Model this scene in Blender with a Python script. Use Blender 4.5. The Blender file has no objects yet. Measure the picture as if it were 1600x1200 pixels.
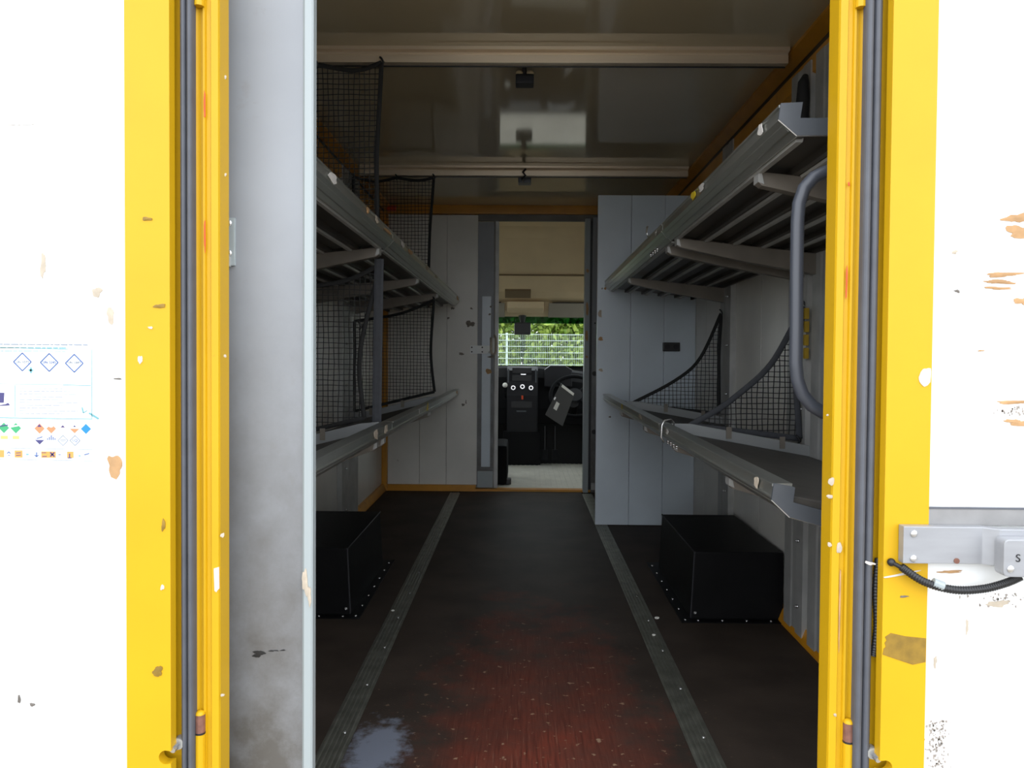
import bpy, bmesh, math, random
from math import sin, cos, pi, radians, tan
from mathutils import Vector, Matrix
random.seed(7)
SC = bpy.context.scene
COL = SC.collection

# ------------------------------------------------------------------ camera
cam_d = bpy.data.cameras.new('camera')
cam_d.sensor_width = 36.0
cam_d.lens = 28.0
cam_d.shift_y = -20.5 / 1600.0
cam_d.clip_start = 0.05
cam_d.clip_end = 300
cam = bpy.data.objects.new('camera', cam_d)
COL.objects.link(cam)
cam.matrix_world = Matrix.Translation((0, 0, 1.0)) @ Matrix.Rotation(0.0125, 4, 'Z') @ \
    Matrix.Rotation(pi/2 + radians(-1.35), 4, 'X') @ Matrix.Rotation(0.0075, 4, 'Z')
SC.camera = cam

# ------------------------------------------------------------------ sky: bright overcast, horizon made brighter than zenith to light the lower interior
world = bpy.data.worlds.new('sky')
SC.world = world
world.use_nodes = True
nt = world.node_tree
nt.nodes.clear()
w_out = nt.nodes.new('ShaderNodeOutputWorld')
w_bg = nt.nodes.new('ShaderNodeBackground')
w_tc = nt.nodes.new('ShaderNodeTexCoord')
w_sep = nt.nodes.new('ShaderNodeSeparateXYZ')
w_map = nt.nodes.new('ShaderNodeMapRange')
w_ramp = nt.nodes.new('ShaderNodeValToRGB')
w_map.inputs['From Min'].default_value = -0.05
w_map.inputs['From Max'].default_value = 1.0
w_ramp.color_ramp.elements[0].color = (1.27, 1.32, 1.40, 1)
w_ramp.color_ramp.elements[1].color = (0.92, 0.98, 1.08, 1)
nt.links.new(w_tc.outputs['Generated'], w_sep.inputs[0])
nt.links.new(w_sep.outputs['Z'], w_map.inputs['Value'])
nt.links.new(w_map.outputs[0], w_ramp.inputs[0])
nt.links.new(w_ramp.outputs[0], w_bg.inputs[0])
w_bg.inputs['Strength'].default_value = 1.0
nt.links.new(w_bg.outputs[0], w_out.inputs[0])

vs = SC.view_settings
SC.display_settings.display_device = 'sRGB'
vs.view_transform = 'Standard'
vs.look = 'None'
vs.gamma = 1.0
vs.use_curve_mapping = False
vs.exposure = 1.6
try:
    SC.cycles.max_bounces = 10
    SC.cycles.diffuse_bounces = 6
    SC.cycles.glossy_bounces = 4
    SC.cycles.transparent_max_bounces = 8
    SC.cycles.sample_clamp_indirect = 4.0
    SC.cycles.use_denoising = True
except Exception:
    pass

# ------------------------------------------------------------------ materials
MATS = {}


def mat(name, col, rough=0.5, metal=0.0, var=0.0, vscale=6.0, dirt=None, bump=0.0, bscale=120.0, spec=0.5, stretch=None):
    """Principled material; var = brightness mottling, dirt = (colour, scale, threshold, softness)."""
    m = bpy.data.materials.new(name)
    m.use_nodes = True
    t = m.node_tree
    b = t.nodes['Principled BSDF']
    b.inputs['Roughness'].default_value = rough
    b.inputs['Metallic'].default_value = metal
    b.inputs['Specular IOR Level'].default_value = spec
    c4 = (*col, 1)
    b.inputs['Base Color'].default_value = c4
    geo = t.nodes.new('ShaderNodeNewGeometry')
    vec = geo.outputs['Position']
    if stretch:
        mp = t.nodes.new('ShaderNodeVectorMath')
        mp.operation = 'MULTIPLY'
        mp.inputs[1].default_value = stretch
        t.links.new(vec, mp.inputs[0])
        vec = mp.outputs[0]
    last = None
    if var > 0:
        n = t.nodes.new('ShaderNodeTexNoise')
        n.inputs['Scale'].default_value = vscale
        n.inputs['Detail'].default_value = 6
        t.links.new(vec, n.inputs['Vector'])
        r = t.nodes.new('ShaderNodeValToRGB')
        r.color_ramp.elements[0].position = 0.3
        r.color_ramp.elements[1].position = 0.7
        r.color_ramp.elements[0].color = (*[c*(1-var) for c in col], 1)
        r.color_ramp.elements[1].color = (*[min(1, c*(1+var*0.6)) for c in col], 1)
        t.links.new(n.outputs['Fac'], r.inputs[0])
        last = r.outputs[0]
    if dirt:
        dc, ds, th, soft = dirt
        n = t.nodes.new('ShaderNodeTexNoise')
        n.inputs['Scale'].default_value = ds
        n.inputs['Detail'].default_value = 9
        n.inputs['Roughness'].default_value = 0.7
        t.links.new(vec, n.inputs['Vector'])
        mr = t.nodes.new('ShaderNodeMapRange')
        mr.inputs['From Min'].default_value = th
        mr.inputs['From Max'].default_value = th + soft
        t.links.new(n.outputs['Fac'], mr.inputs[0])
        mx = t.nodes.new('ShaderNodeMix')
        mx.data_type = 'RGBA'
        t.links.new(mr.outputs[0], mx.inputs['Factor'])
        if last:
            t.links.new(last, mx.inputs['A'])
        else:
            mx.inputs['A'].default_value = c4
        mx.inputs['B'].default_value = (*dc, 1)
        last = mx.outputs['Result']
    if last:
        t.links.new(last, b.inputs['Base Color'])
    if bump > 0:
        n = t.nodes.new('ShaderNodeTexNoise')
        n.inputs['Scale'].default_value = bscale
        n.inputs['Detail'].default_value = 3
        t.links.new(vec, n.inputs['Vector'])
        bp = t.nodes.new('ShaderNodeBump')
        bp.inputs['Strength'].default_value = bump
        bp.inputs['Distance'].default_value = 0.002
        t.links.new(n.outputs['Fac'], bp.inputs['Height'])
        t.links.new(bp.outputs[0], b.inputs['Normal'])
    MATS[name] = m
    return m


YEL = mat('yellow_paint', (0.58, 0.335, 0.006), 0.42, var=0.05, vscale=5, dirt=((0.30, 0.16, 0.015), 14, 0.70, 0.06), spec=0.3)
YELIN = mat('yellow_paint_inside', (0.58, 0.25, 0.010), 0.4, var=0.15, vscale=8, dirt=((0.2, 0.1, 0.02), 12, 0.62, 0.1))
WHT = mat('white_grp_door', (0.84, 0.85, 0.84), 0.35, dirt=((0.42, 0.36, 0.30), 9, 0.735, 0.03))
PNL = mat('white_wall_panel', (0.72, 0.70, 0.64), 0.32, var=0.10, vscale=3.0, dirt=((0.25, 0.23, 0.2), 7, 0.68, 0.08))
PART = mat('bluish_white_panel', (0.61, 0.68, 0.735), 0.30, var=0.08, vscale=3.0, dirt=((0.25, 0.25, 0.26), 16, 0.70, 0.06))
GRYP = mat('grey_panel', (0.285, 0.30, 0.32), 0.45, var=0.10, vscale=4, dirt=((0.22, 0.20, 0.18), 9, 0.60, 0.25))
def darken_low(m, colr, z0, z1):  # mixes in a mottled darker tone, stronger towards the bottom
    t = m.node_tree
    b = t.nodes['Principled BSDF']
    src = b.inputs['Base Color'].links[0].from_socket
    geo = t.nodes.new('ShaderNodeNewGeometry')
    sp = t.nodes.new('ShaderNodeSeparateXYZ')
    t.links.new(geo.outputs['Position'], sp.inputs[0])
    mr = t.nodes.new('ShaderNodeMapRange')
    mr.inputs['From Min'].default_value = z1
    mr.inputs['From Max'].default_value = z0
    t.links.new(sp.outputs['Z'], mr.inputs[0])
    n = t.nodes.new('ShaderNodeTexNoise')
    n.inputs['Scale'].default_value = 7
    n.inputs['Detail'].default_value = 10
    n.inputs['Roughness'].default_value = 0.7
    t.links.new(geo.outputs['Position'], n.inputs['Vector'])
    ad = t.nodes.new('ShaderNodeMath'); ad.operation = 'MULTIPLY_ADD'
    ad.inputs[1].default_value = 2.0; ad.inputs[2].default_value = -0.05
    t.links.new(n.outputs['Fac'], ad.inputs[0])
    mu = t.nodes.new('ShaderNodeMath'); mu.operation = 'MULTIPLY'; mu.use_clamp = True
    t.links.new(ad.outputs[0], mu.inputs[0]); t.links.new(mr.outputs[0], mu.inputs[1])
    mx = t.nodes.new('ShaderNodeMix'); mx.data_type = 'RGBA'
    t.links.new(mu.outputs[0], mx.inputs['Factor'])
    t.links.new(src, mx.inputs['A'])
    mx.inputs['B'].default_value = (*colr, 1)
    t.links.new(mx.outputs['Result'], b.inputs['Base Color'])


darken_low(GRYP, (0.105, 0.098, 0.088), 0.20, 1.30)
EDGE = mat('pale_edge_profile', (0.33, 0.37, 0.375), 0.35)
CEIL = mat('ceiling_grp', (0.57, 0.485, 0.32), 0.06, var=0.05, vscale=2.0, spec=1.0)
ALU = mat('worn_aluminium', (0.50, 0.51, 0.47), 0.30, metal=0.85, var=0.20, vscale=22, stretch=(1, 0.06, 1))
ALUD = mat('dull_dark_aluminium', (0.10, 0.092, 0.08), 0.45, metal=0.55, var=0.2, vscale=10, stretch=(1, 0.1, 1))
STRAPY = mat('amber_webbing', (0.36, 0.23, 0.012), 0.7)
SMUD = mat('brown_smudge', (0.22, 0.19, 0.155), 0.8, var=0.3, vscale=60)
HASPM = mat('zinc_plate', (0.78, 0.80, 0.78), 0.4)
BARM = mat('grey_cross_bar', (0.27, 0.28, 0.28), 0.4, metal=0.2, var=0.1)
RAILM = mat('worn_floor_rail', (0.24, 0.24, 0.20), 0.45, metal=0.7, var=0.3, vscale=20)
SCUF = mat('pale_brown_scuff', (0.33, 0.29, 0.25), 0.8, var=0.3, vscale=60)
BRKT = mat('dark_bracket_steel', (0.20, 0.175, 0.145), 0.45, metal=0.3, var=0.15, vscale=12)
ALUL = mat('bright_aluminium_rail', (0.80, 0.68, 0.52), 0.35, metal=0.5, var=0.1, vscale=15, stretch=(0.1, 1, 1))
STEEL = mat('galvanised_post', (0.42, 0.42, 0.40), 0.45, metal=0.25, var=0.15, vscale=12)
GREYM = mat('grey_end_plate', (0.075, 0.082, 0.092), 0.45, metal=0.2, var=0.1, vscale=20)
DRK = mat('dark_deck_mat', (0.055, 0.05, 0.044), 0.5, var=0.25, vscale=15)
BLK = mat('black_plastic', (0.013, 0.013, 0.014), 0.42, var=0.2, vscale=20)
BLKB = mat('black_painted_box', (0.0055, 0.0055, 0.006), 0.45, var=0.25, vscale=6, bump=0.25, bscale=60, spec=0.12)
RUB = mat('rubber_seal', (0.085, 0.09, 0.105), 0.55, var=0.12, vscale=30)
NETM = mat('black_net_cord', (0.012, 0.012, 0.012), 0.8)
WEB = mat('grey_webbing', (0.045, 0.048, 0.055), 0.8, var=0.15, vscale=60)
HAND = mat('grey_coated_tube', (0.045, 0.05, 0.062), 0.38, var=0.05)
CHIP = mat('torn_paper_residue', (0.48, 0.41, 0.32), 0.8, var=0.15, vscale=60)
CHIPW = mat('white_torn_label', (0.60, 0.57, 0.53), 0.7, var=0.12, vscale=60)
BRN = mat('brown_tape_residue', (0.46, 0.27, 0.125), 0.8, var=0.25, vscale=40)
TAPE = mat('dark_yellow_tape_stain', (0.25, 0.145, 0.012), 0.6, var=0.25, vscale=60)
STAIN = mat('dark_scuff', (0.16, 0.14, 0.12), 0.8, var=0.3, vscale=60)
LABY = mat('yellow_label', (0.75, 0.55, 0.02), 0.5)
REDM = mat('red_mark', (0.72, 0.08, 0.02), 0.5)
ORNG = mat('orange_red_lens', (0.8, 0.08, 0.01), 0.3)
LOCK = mat('brushed_lock_metal', (0.34, 0.345, 0.36), 0.38, metal=0.35, var=0.10, vscale=40, stretch=(0.2, 1, 1))
SCRW = mat('bright_screw', (0.75, 0.75, 0.75), 0.25, metal=0.9)
RUST = mat('rusty_pin', (0.22, 0.10, 0.07), 0.6, metal=0.3, var=0.3, vscale=80)
GREYS = mat('grey_plastic_strip', (0.25, 0.245, 0.24), 0.5, var=0.12, vscale=25)
CREAM = mat('cream_headliner', (0.74, 0.60, 0.38), 0.75, var=0.05)
CREAMD = mat('brown_pocket', (0.22, 0.16, 0.09), 0.8)
VISM = mat('grey_visor', (0.36, 0.33, 0.27), 0.8)
DASH = mat('black_dash_plastic', (0.007, 0.007, 0.008), 0.75, spec=0.2)
DASH2 = mat('charcoal_dash_trim', (0.018, 0.018, 0.021), 0.55, spec=0.3)
CHR = mat('chrome_ring', (0.8, 0.8, 0.8), 0.2, metal=0.9)
PLATE = mat('pale_tread_plate', (0.74, 0.72, 0.64), 0.35, metal=0.0, var=0.12, vscale=8)
CARP = mat('black_cab_carpet', (0.02, 0.02, 0.02), 0.9)
ASPH = mat('pale_yard_concrete', (0.23, 0.205, 0.165), 0.9, var=0.2, vscale=2)
GRASS = mat('yard_grass', (0.10, 0.17, 0.04), 0.9, var=0.3, vscale=3)
FENM = mat('pale_galvanised_wire', (0.50, 0.58, 0.54), 0.5)
BARK = mat('bark', (0.10, 0.075, 0.05), 0.9, var=0.3, vscale=20)
CLIPM = mat('dark_clipboard', (0.06, 0.058, 0.055), 0.5)
PAPER = mat('white_paper', (0.8, 0.78, 0.72), 0.8)
SEATM = mat('black_seat_fabric', (0.007, 0.007, 0.008), 0.85, var=0.2, vscale=40, spec=0.15)
OUTW = mat('outer_body_white', (0.7, 0.7, 0.68), 0.4)
INKB = mat('ink_blue', (0.05, 0.11, 0.30), 0.6)
INKT = mat('ink_pale_teal', (0.14, 0.34, 0.37), 0.6)
INKG = mat('ink_pale_grey', (0.22, 0.26, 0.31), 0.6)
INKN = mat('ink_navy', (0.05, 0.045, 0.15), 0.6)
PGRN = mat('print_green', (0.04, 0.32, 0.13), 0.6)
PORG = mat('print_orange', (0.75, 0.22, 0.10), 0.6)
PPNK = mat('print_pale_pink', (0.85, 0.60, 0.55), 0.6)
PAMB = mat('print_amber', (0.72, 0.30, 0.07), 0.6)
PYEL = mat('print_yellow', (0.85, 0.80, 0.15), 0.6)
PBLU = mat('print_blue', (0.01, 0.20, 0.62), 0.6)
SHEETM = mat('white_sticker_sheet', (0.85, 0.86, 0.86), 0.4)


def leaf_mat(name, c0, c1):
    m = bpy.data.materials.new(name)
    m.use_nodes = True
    t = m.node_tree
    b = t.nodes['Principled BSDF']
    b.inputs['Roughness'].default_value = 0.55
    g = t.nodes.new('ShaderNodeNewGeometry')
    r = t.nodes.new('ShaderNodeValToRGB')
    r.color_ramp.elements[0].color = (*c0, 1)
    r.color_ramp.elements[1].color = (*c1, 1)
    t.links.new(g.outputs['Random Per Island'], r.inputs[0])
    t.links.new(r.outputs[0], b.inputs['Base Color'])
    b.inputs['Subsurface Weight'].default_value = 0.0
    tr = t.nodes.new('ShaderNodeBsdfTranslucent')
    t.links.new(r.outputs[0], tr.inputs[0])
    mx = t.nodes.new('ShaderNodeMixShader')
    mx.inputs[0].default_value = 0.3
    t.links.new(b.outputs[0], mx.inputs[1])
    t.links.new(tr.outputs[0], mx.inputs[2])
    t.links.new(mx.outputs[0], t.nodes['Material Output'].inputs[0])
    return m


LEAF1 = leaf_mat('leaf_bright', (0.11, 0.21, 0.02), (0.38, 0.47, 0.09))
LEAF2 = leaf_mat('leaf_mid', (0.06, 0.14, 0.02), (0.20, 0.31, 0.07))


def glass_mat(name, tint, gloss=0.06):
    m = bpy.data.materials.new(name)
    m.use_nodes = True
    t = m.node_tree
    t.nodes.remove(t.nodes['Principled BSDF'])
    tr = t.nodes.new('ShaderNodeBsdfTransparent')
    tr.inputs[0].default_value = (*tint, 1)
    gl = t.nodes.new('ShaderNodeBsdfGlossy')
    gl.inputs['Roughness'].default_value = 0.02
    fr = t.nodes.new('ShaderNodeFresnel')
    gg = t.nodes.new('ShaderNodeNewGeometry')
    io = t.nodes.new('ShaderNodeMapRange')      # same pane index seen from either face
    io.inputs['To Min'].default_value = 1.45
    io.inputs['To Max'].default_value = 1/1.45
    t.links.new(gg.outputs['Backfacing'], io.inputs[0])
    t.links.new(io.outputs[0], fr.inputs[0])
    ml = t.nodes.new('ShaderNodeMath')
    ml.operation = 'MULTIPLY'
    ml.inputs[1].default_value = 0.8
    t.links.new(fr.outputs[0], ml.inputs[0])
    mx = t.nodes.new('ShaderNodeMixShader')
    t.links.new(ml.outputs[0], mx.inputs[0])
    t.links.new(tr.outputs[0], mx.inputs[1])
    t.links.new(gl.outputs[0], mx.inputs[2])
    t.links.new(mx.outputs[0], t.nodes['Material Output'].inputs[0])
    return m


GLASS = glass_mat('windscreen_glass', (0.95, 0.975, 0.955))
GLASST = glass_mat('green_tinted_glass', (0.10, 0.26, 0.16))


def floor_mat():
    """Brown film-faced plywood: worn to red wood by the rear opening, scratches, specks, one pale blue stain."""
    m = bpy.data.materials.new('film_faced_plywood')
    m.use_nodes = True
    t = m.node_tree
    N = t.nodes.new
    L = t.links.new
    b = t.nodes['Principled BSDF']
    b.inputs['Specular IOR Level'].default_value = 0.05
    geo = N('ShaderNodeNewGeometry')

    def ell(cx, cy, rx, ry, soft, nscale, namt):
        s = N('ShaderNodeVectorMath'); s.operation = 'SUBTRACT'; s.inputs[1].default_value = (cx, cy, 0)
        L(geo.outputs['Position'], s.inputs[0])
        k = N('ShaderNodeVectorMath'); k.operation = 'MULTIPLY'; k.inputs[1].default_value = (1/rx, 1/ry, 0)
        L(s.outputs[0], k.inputs[0])
        ln = N('ShaderNodeVectorMath'); ln.operation = 'LENGTH'
        L(k.outputs[0], ln.inputs[0])
        nz = N('ShaderNodeTexNoise'); nz.inputs['Scale'].default_value = nscale; nz.inputs['Detail'].default_value = 8
        nz.inputs['Roughness'].default_value = 0.65
        L(geo.outputs['Position'], nz.inputs['Vector'])
        ma = N('ShaderNodeMath'); ma.operation = 'MULTIPLY_ADD'; ma.inputs[1].default_value = namt; 
        L(nz.outputs['Fac'], ma.inputs[0]); L(ln.outputs['Value'], ma.inputs[2])
        mr = N('ShaderNodeMapRange')
        mr.inputs['From Min'].default_value = 1 + namt*0.5
        mr.inputs['From Max'].default_value = 1 + namt*0.5 - soft
        L(ma.outputs[0], mr.inputs[0])
        return mr.outputs[0]

    def mix(fac, a, bcol):
        x = N('ShaderNodeMix'); x.data_type = 'RGBA'
        L(fac, x.inputs['Factor'])
        if isinstance(a, tuple):
            x.inputs['A'].default_value = (*a, 1)
        else:
            L(a, x.inputs['A'])
        x.inputs['B'].default_value = (*bcol, 1)
        return x.outputs['Result']

    def noise_mask(scale, lo, hi, stretch=(1, 1, 1)):
        v = N('ShaderNodeVectorMath'); v.operation = 'MULTIPLY'; v.inputs[1].default_value = stretch
        L(geo.outputs['Position'], v.inputs[0])
        nz = N('ShaderNodeTexNoise'); nz.inputs['Scale'].default_value = scale; nz.inputs['Detail'].default_value = 5
        L(v.outputs[0], nz.inputs['Vector'])
        mr = N('ShaderNodeMapRange'); mr.inputs['From Min'].default_value = lo; mr.inputs['From Max'].default_value = hi
        L(nz.outputs['Fac'], mr.inputs[0])
        return mr.outputs[0]

    def mul(a, bb):
        x = N('ShaderNodeMath'); x.operation = 'MULTIPLY'
        L(a, x.inputs[0]); L(bb, x.inputs[1])
        return x.outputs[0]

    base = mix(noise_mask(4, 0.35, 0.7), (0.040, 0.031, 0.025), (0.064, 0.049, 0.039))
    worn = ell(0.06, 1.55, 0.40, 1.75, 1.0, 6, 1.5)
    c = mix(worn, base, (0.20, 0.045, 0.026))
    grain = noise_mask(9, 0.45, 0.75, (14, 0.8, 1))
    c = mix(mul(grain, worn), c, (0.05, 0.016, 0.012))
    scr = noise_mask(7, 0.62, 0.72, (30, 1.0, 1))
    c = mix(mul(scr, worn), c, (0.23, 0.12, 0.08))
    spk = noise_mask(42, 0.645, 0.70)
    c = mix(mul(spk, ell(0.05, 1.9, 0.55, 1.3, 0.6, 5, 0.8)), c, (0.34, 0.22, 0.14))
    c = mix(ell(-0.36, 1.98, 0.085, 0.17, 0.45, 16, 2.2), c, (0.20, 0.22, 0.27))
    L(c, b.inputs['Base Color'])
    rr = N('ShaderNodeMapRange')
    rr.inputs['To Min'].default_value = 0.55
    rr.inputs['To Max'].default_value = 0.62
    L(worn, rr.inputs[0])
    L(rr.outputs[0], b.inputs['Roughness'])
    nz = N('ShaderNodeTexNoise'); nz.inputs['Scale'].default_value = 220
    L(geo.outputs['Position'], nz.inputs['Vector'])
    bp = N('ShaderNodeBump'); bp.inputs['Strength'].default_value = 0.25; bp.inputs['Distance'].default_value = 0.002
    L(nz.outputs['Fac'], bp.inputs['Height'])
    L(bp.outputs[0], b.inputs['Normal'])
    return m


FLOORM = floor_mat()


# ------------------------------------------------------------------ mesh helpers
class MB:
    def __init__(s):
        s.v = []
        s.f = []

    def add(s, vs, fs):
        n = len(s.v)
        s.v += [tuple(p) for p in vs]
        s.f += [tuple(i + n for i in f) for f in fs]
        return s

    def box(s, x0, x1, y0, y1, z0, z1):
        return s.hexa([(x0, y0, z0), (x1, y0, z0), (x1, y1, z0), (x0, y1, z0), (x0, y0, z1), (x1, y0, z1), (x1, y1, z1), (x0, y1, z1)])

    def hexa(s, p):
        return s.add(p, [(0, 3, 2, 1), (4, 5, 6, 7), (0, 1, 5, 4), (1, 2, 6, 5), (2, 3, 7, 6), (3, 0, 4, 7)])

    def prism(s, poly, axis, a, b, fn=None):
        """poly: list of 2-D points, extruded along axis from a to b. x:(y,z)  y:(x,z)  z:(x,y)"""
        def P(p, t):
            if axis == 'x': q = (t, p[0], p[1])
            elif axis == 'y': q = (p[0], t, p[1])
            else: q = (p[0], p[1], t)
            return fn(*q) if fn else q
        n = len(poly)
        vs = [P(p, a) for p in poly] + [P(p, b) for p in poly]
        fs = [tuple(range(n)), tuple(range(2*n - 1, n - 1, -1))]
        fs += [(i, i + n, (i + 1) % n + n, (i + 1) % n) for i in range(n)]
        return s.add(vs, fs)

    def tube(s, pts, r, n=8, ry=None, cap=True, up=None):
        """round or flattened tube along pts; r number or list; ry = second radius along 'up'"""
        pts = [Vector(p) for p in pts]
        rings = []
        ref = Vector(up) if up else None
        k = len(pts)
        prev = None
        for i, p in enumerate(pts):
            d = (pts[min(i + 1, k - 1)] - pts[max(i - 1, 0)])
            if d.length < 1e-9: d = Vector((0, 0, 1))
            d.normalize()
            if ref is not None:
                a = ref - d * ref.dot(d)
            elif prev is not None:
                a = prev - d * prev.dot(d)
            else:
                a = Vector((0, 0, 1)) if abs(d.z) < 0.9 else Vector((1, 0, 0))
                a = a - d * a.dot(d)
            a.normalize()
            prev = a
            b = d.cross(a)
            rr = r[i] if isinstance(r, (list, tuple)) else r
            r2 = rr if ry is None else ry
            rings.append([p + a * (r2 * cos(2*pi*(j + .5)/n)) + b * (rr * sin(2*pi*(j + .5)/n)) for j in range(n)])
        vs = [q for rg in rings for q in rg]
        fs = []
        for i in range(k - 1):
            for j in range(n):
                fs.append((i*n + j, i*n + (j + 1) % n, (i + 1)*n + (j + 1) % n, (i + 1)*n + j))
        if cap:
            fs.append(tuple(range(n - 1, -1, -1)))
            fs.append(tuple(range((k - 1)*n, k*n)))
        return s.add(vs, fs)

    def cyl(s, p0, p1, r, n=12, r1=None):
        return s.tube([p0, p1], [r, r if r1 is None else r1], n)

    def sphere(s, c, r, nu=10, nv=6, sx=1, sy=1, sz=1):
        vs = []
        fs = []
        for i in range(nv + 1):
            th = pi*i/nv
            for j in range(nu):
                ph = 2*pi*j/nu
                vs.append((c[0] + r*sx*sin(th)*cos(ph), c[1] + r*sy*sin(th)*sin(ph), c[2] + r*sz*cos(th)))
        for i in range(nv):
            for j in range(nu):
                fs.append((i*nu + j, i*nu + (j + 1) % nu, (i + 1)*nu + (j + 1) % nu, (i + 1)*nu + j))
        return s.add(vs, fs)

    def build(s, name, m, parent=None, bevel=0.0, smooth=False, kind=None):
        vs = [Vector(p) for p in s.v]
        lo = Vector((min(p.x for p in vs), min(p.y for p in vs), min(p.z for p in vs)))
        hi = Vector((max(p.x for p in vs), max(p.y for p in vs), max(p.z for p in vs)))
        org = Vector(((lo.x + hi.x)/2, (lo.y + hi.y)/2, lo.z))
        me = bpy.data.meshes.new(name)
        me.from_pydata([p - org for p in vs], [], s.f)
        bm = bmesh.new()
        bm.from_mesh(me)
        bmesh.ops.remove_doubles(bm, verts=bm.verts, dist=1e-6)
        bmesh.ops.recalc_face_normals(bm, faces=bm.faces)
        if bevel:
            es = [e for e in bm.edges if len(e.link_faces) == 2 and e.calc_face_angle(0) > 0.6]
            bmesh.ops.bevel(bm, geom=es, offset=bevel, segments=2, profile=0.7, affect='EDGES', clamp_overlap=True)
        bm.to_mesh(me)
        bm.free()
        if smooth:
            for p in me.polygons:
                p.use_smooth = True
        me.materials.append(m)
        o = bpy.data.objects.new(name, me)
        COL.objects.link(o)
        place(o, org, parent)
        if kind:
            o['kind'] = kind
        return o


WPOS = {}


def place(o, org, parent=None):
    WPOS[o.name] = Vector(org)
    if parent is not None:
        o.parent = parent
        o.location = Vector(org) - WPOS[parent.name]
    else:
        o.location = org


def tag(o, label=None, cat=None, group=None, kind=None):
    if label: o['label'] = label
    if cat: o['category'] = cat
    if group: o['group'] = group
    if kind: o['kind'] = kind
    return o


def thing(name, loc, label=None, cat=None, group=None, kind=None):
    o = bpy.data.objects.new(name, None)
    o.empty_display_size = 0.1
    COL.objects.link(o)
    place(o, Vector(loc))
    return tag(o, label, cat, group, kind)


def struct(o):
    o['kind'] = 'structure'
    return o


def inst(name, me, loc, parent, rot=None):
    """one more object on shared mesh data"""
    o = bpy.data.objects.new(name, me)
    COL.objects.link(o)
    place(o, Vector(loc), parent)
    if rot: o.rotation_euler = rot
    return o


def raw_mesh(name, mb, m, smooth=True):
    me = bpy.data.meshes.new(name)
    me.from_pydata(mb.v, [], mb.f)
    bm = bmesh.new(); bm.from_mesh(me)
    bmesh.ops.recalc_face_normals(bm, faces=bm.faces)
    bm.to_mesh(me); bm.free()
    if smooth:
        for p in me.polygons: p.use_smooth = True
    me.materials.append(m)
    return me


RIVET = raw_mesh('rivet', MB().sphere((0, 0, 0), 0.0055, 8, 4, 1, 1, 0.6), SCRW)
SCREWY = raw_mesh('screw', MB().sphere((0, 0, 0), 0.006, 10, 4, 1, 0.5, 1), SCRW)
BOLT = raw_mesh('bolt', MB().cyl((0, 0, -0.008), (0, 0, 0.0), 0.006, 6).cyl((0, 0, -0.014), (0, 0, -0.008), 0.0035, 6), SCRW)


def flake(name, c, e1, e2, n, w, h, m, parent, seed=0, pts=11, jag=0.35, t=0.0012):
    """an irregular thin torn patch lying on a surface: centre c, in-plane axes e1, e2, outward normal n"""
    rd = random.Random(seed)
    c, e1, e2, n = Vector(c), Vector(e1).normalized(), Vector(e2).normalized(), Vector(n).normalized()
    pts = pts*2
    ring = []
    ph = [rd.random()*6.28 for _ in range(4)]
    for i in range(pts):
        a = 2*pi*i/pts
        k = 1 - jag*(0.42 + 0.25*sin(2*a + ph[0]) + 0.2*sin(3*a + ph[1]) + 0.15*sin(5*a + ph[2]) + 0.35*(rd.random() - 0.5))
        ca, sa = cos(a), sin(a)
        q = (abs(ca)**2.6 + abs(sa)**2.6)**(-1/2.6)
        ring.append(c + e1*(ca*q*k*w/2) + e2*(sa*q*k*h/2))
    vs = ring + [p + n*t for p in ring] + [c + n*t*1.5]
    k = pts
    fs = [tuple(range(k))] + [(i, (i + 1) % k, (i + 1) % k + k, i + k) for i in range(k)] + [(i + k, (i + 1) % k + k, 2*k) for i in range(k)]
    return MB().add(vs, fs).build(name, m, parent)


X1, Z1, Y1 = (1, 0, 0), (0, 0, 1), (0, 1, 0)


def zc(y):   # the van stands slightly nose-down: ceiling height over the floor plane at depth y
    return 2.085 - 0.0145*(y - 2.64)


# ================================================================== SETTING
YR = 1.32      # front face of the rear frame
YB = 5.70      # bulkhead
# --- floor of the load space
floor = thing('floor', (0, 3.5, -0.02), kind='structure')
for x0, x1 in ((-1.0, -0.502), (-0.432, 0.432), (0.502, 1.0)):
    MB().box(x0, x1, 1.30, YB, -0.02, 0.0).build('plywood_board', FLOORM, floor, bevel=0.002)
MB().box(-1.04, 1.04, 1.30, YB, -0.10, -0.02).build('underlay', BLK, floor)


def floor_rail(n, xc):
    t = thing('trim_%d' % n, (xc, 3.5, 0), kind='structure')
    prof = [(xc - 0.035, -0.02), (xc - 0.035, 0.001)]
    for k in range(5):
        a = xc - 0.030 + k*0.0125
        prof += [(a, 0.0012), (a + 0.002, 0.0048), (a + 0.006, 0.0048), (a + 0.008, 0.0012)]
    prof += [(xc + 0.035, 0.001), (xc + 0.035, -0.02)]
    MB().prism(prof, 'y', 1.30, YB - 0.08).build('rail_profile', RAILM, t)
    for k in range(13):
        inst('rivet', RIVET, (xc + 0.012, 1.75 + k*0.30, 0.004), t)
    return t


floor_rail(1, -0.467)
floor_rail(2, 0.467)

# --- side walls
def side_wall(name, s):
    w = thing(name, (s*1.0, 3.5, 0), kind='structure')
    ys = [1.36, 2.35, 3.35, 4.35, YB]
    for a, b in zip(ys[:-1], ys[1:]):
        MB().box(s*1.0, s*1.03, a + 0.003, b - 0.003, 0.0, 2.12).build('wall_panel', PNL, w)
    MB().box(s*1.03, s*1.045, 1.36, YB, -0.1, 2.16).build('outer_skin', OUTW, w)
    return w


wl = side_wall('wall_left', -1)
wr = side_wall('wall_right', 1)


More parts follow.
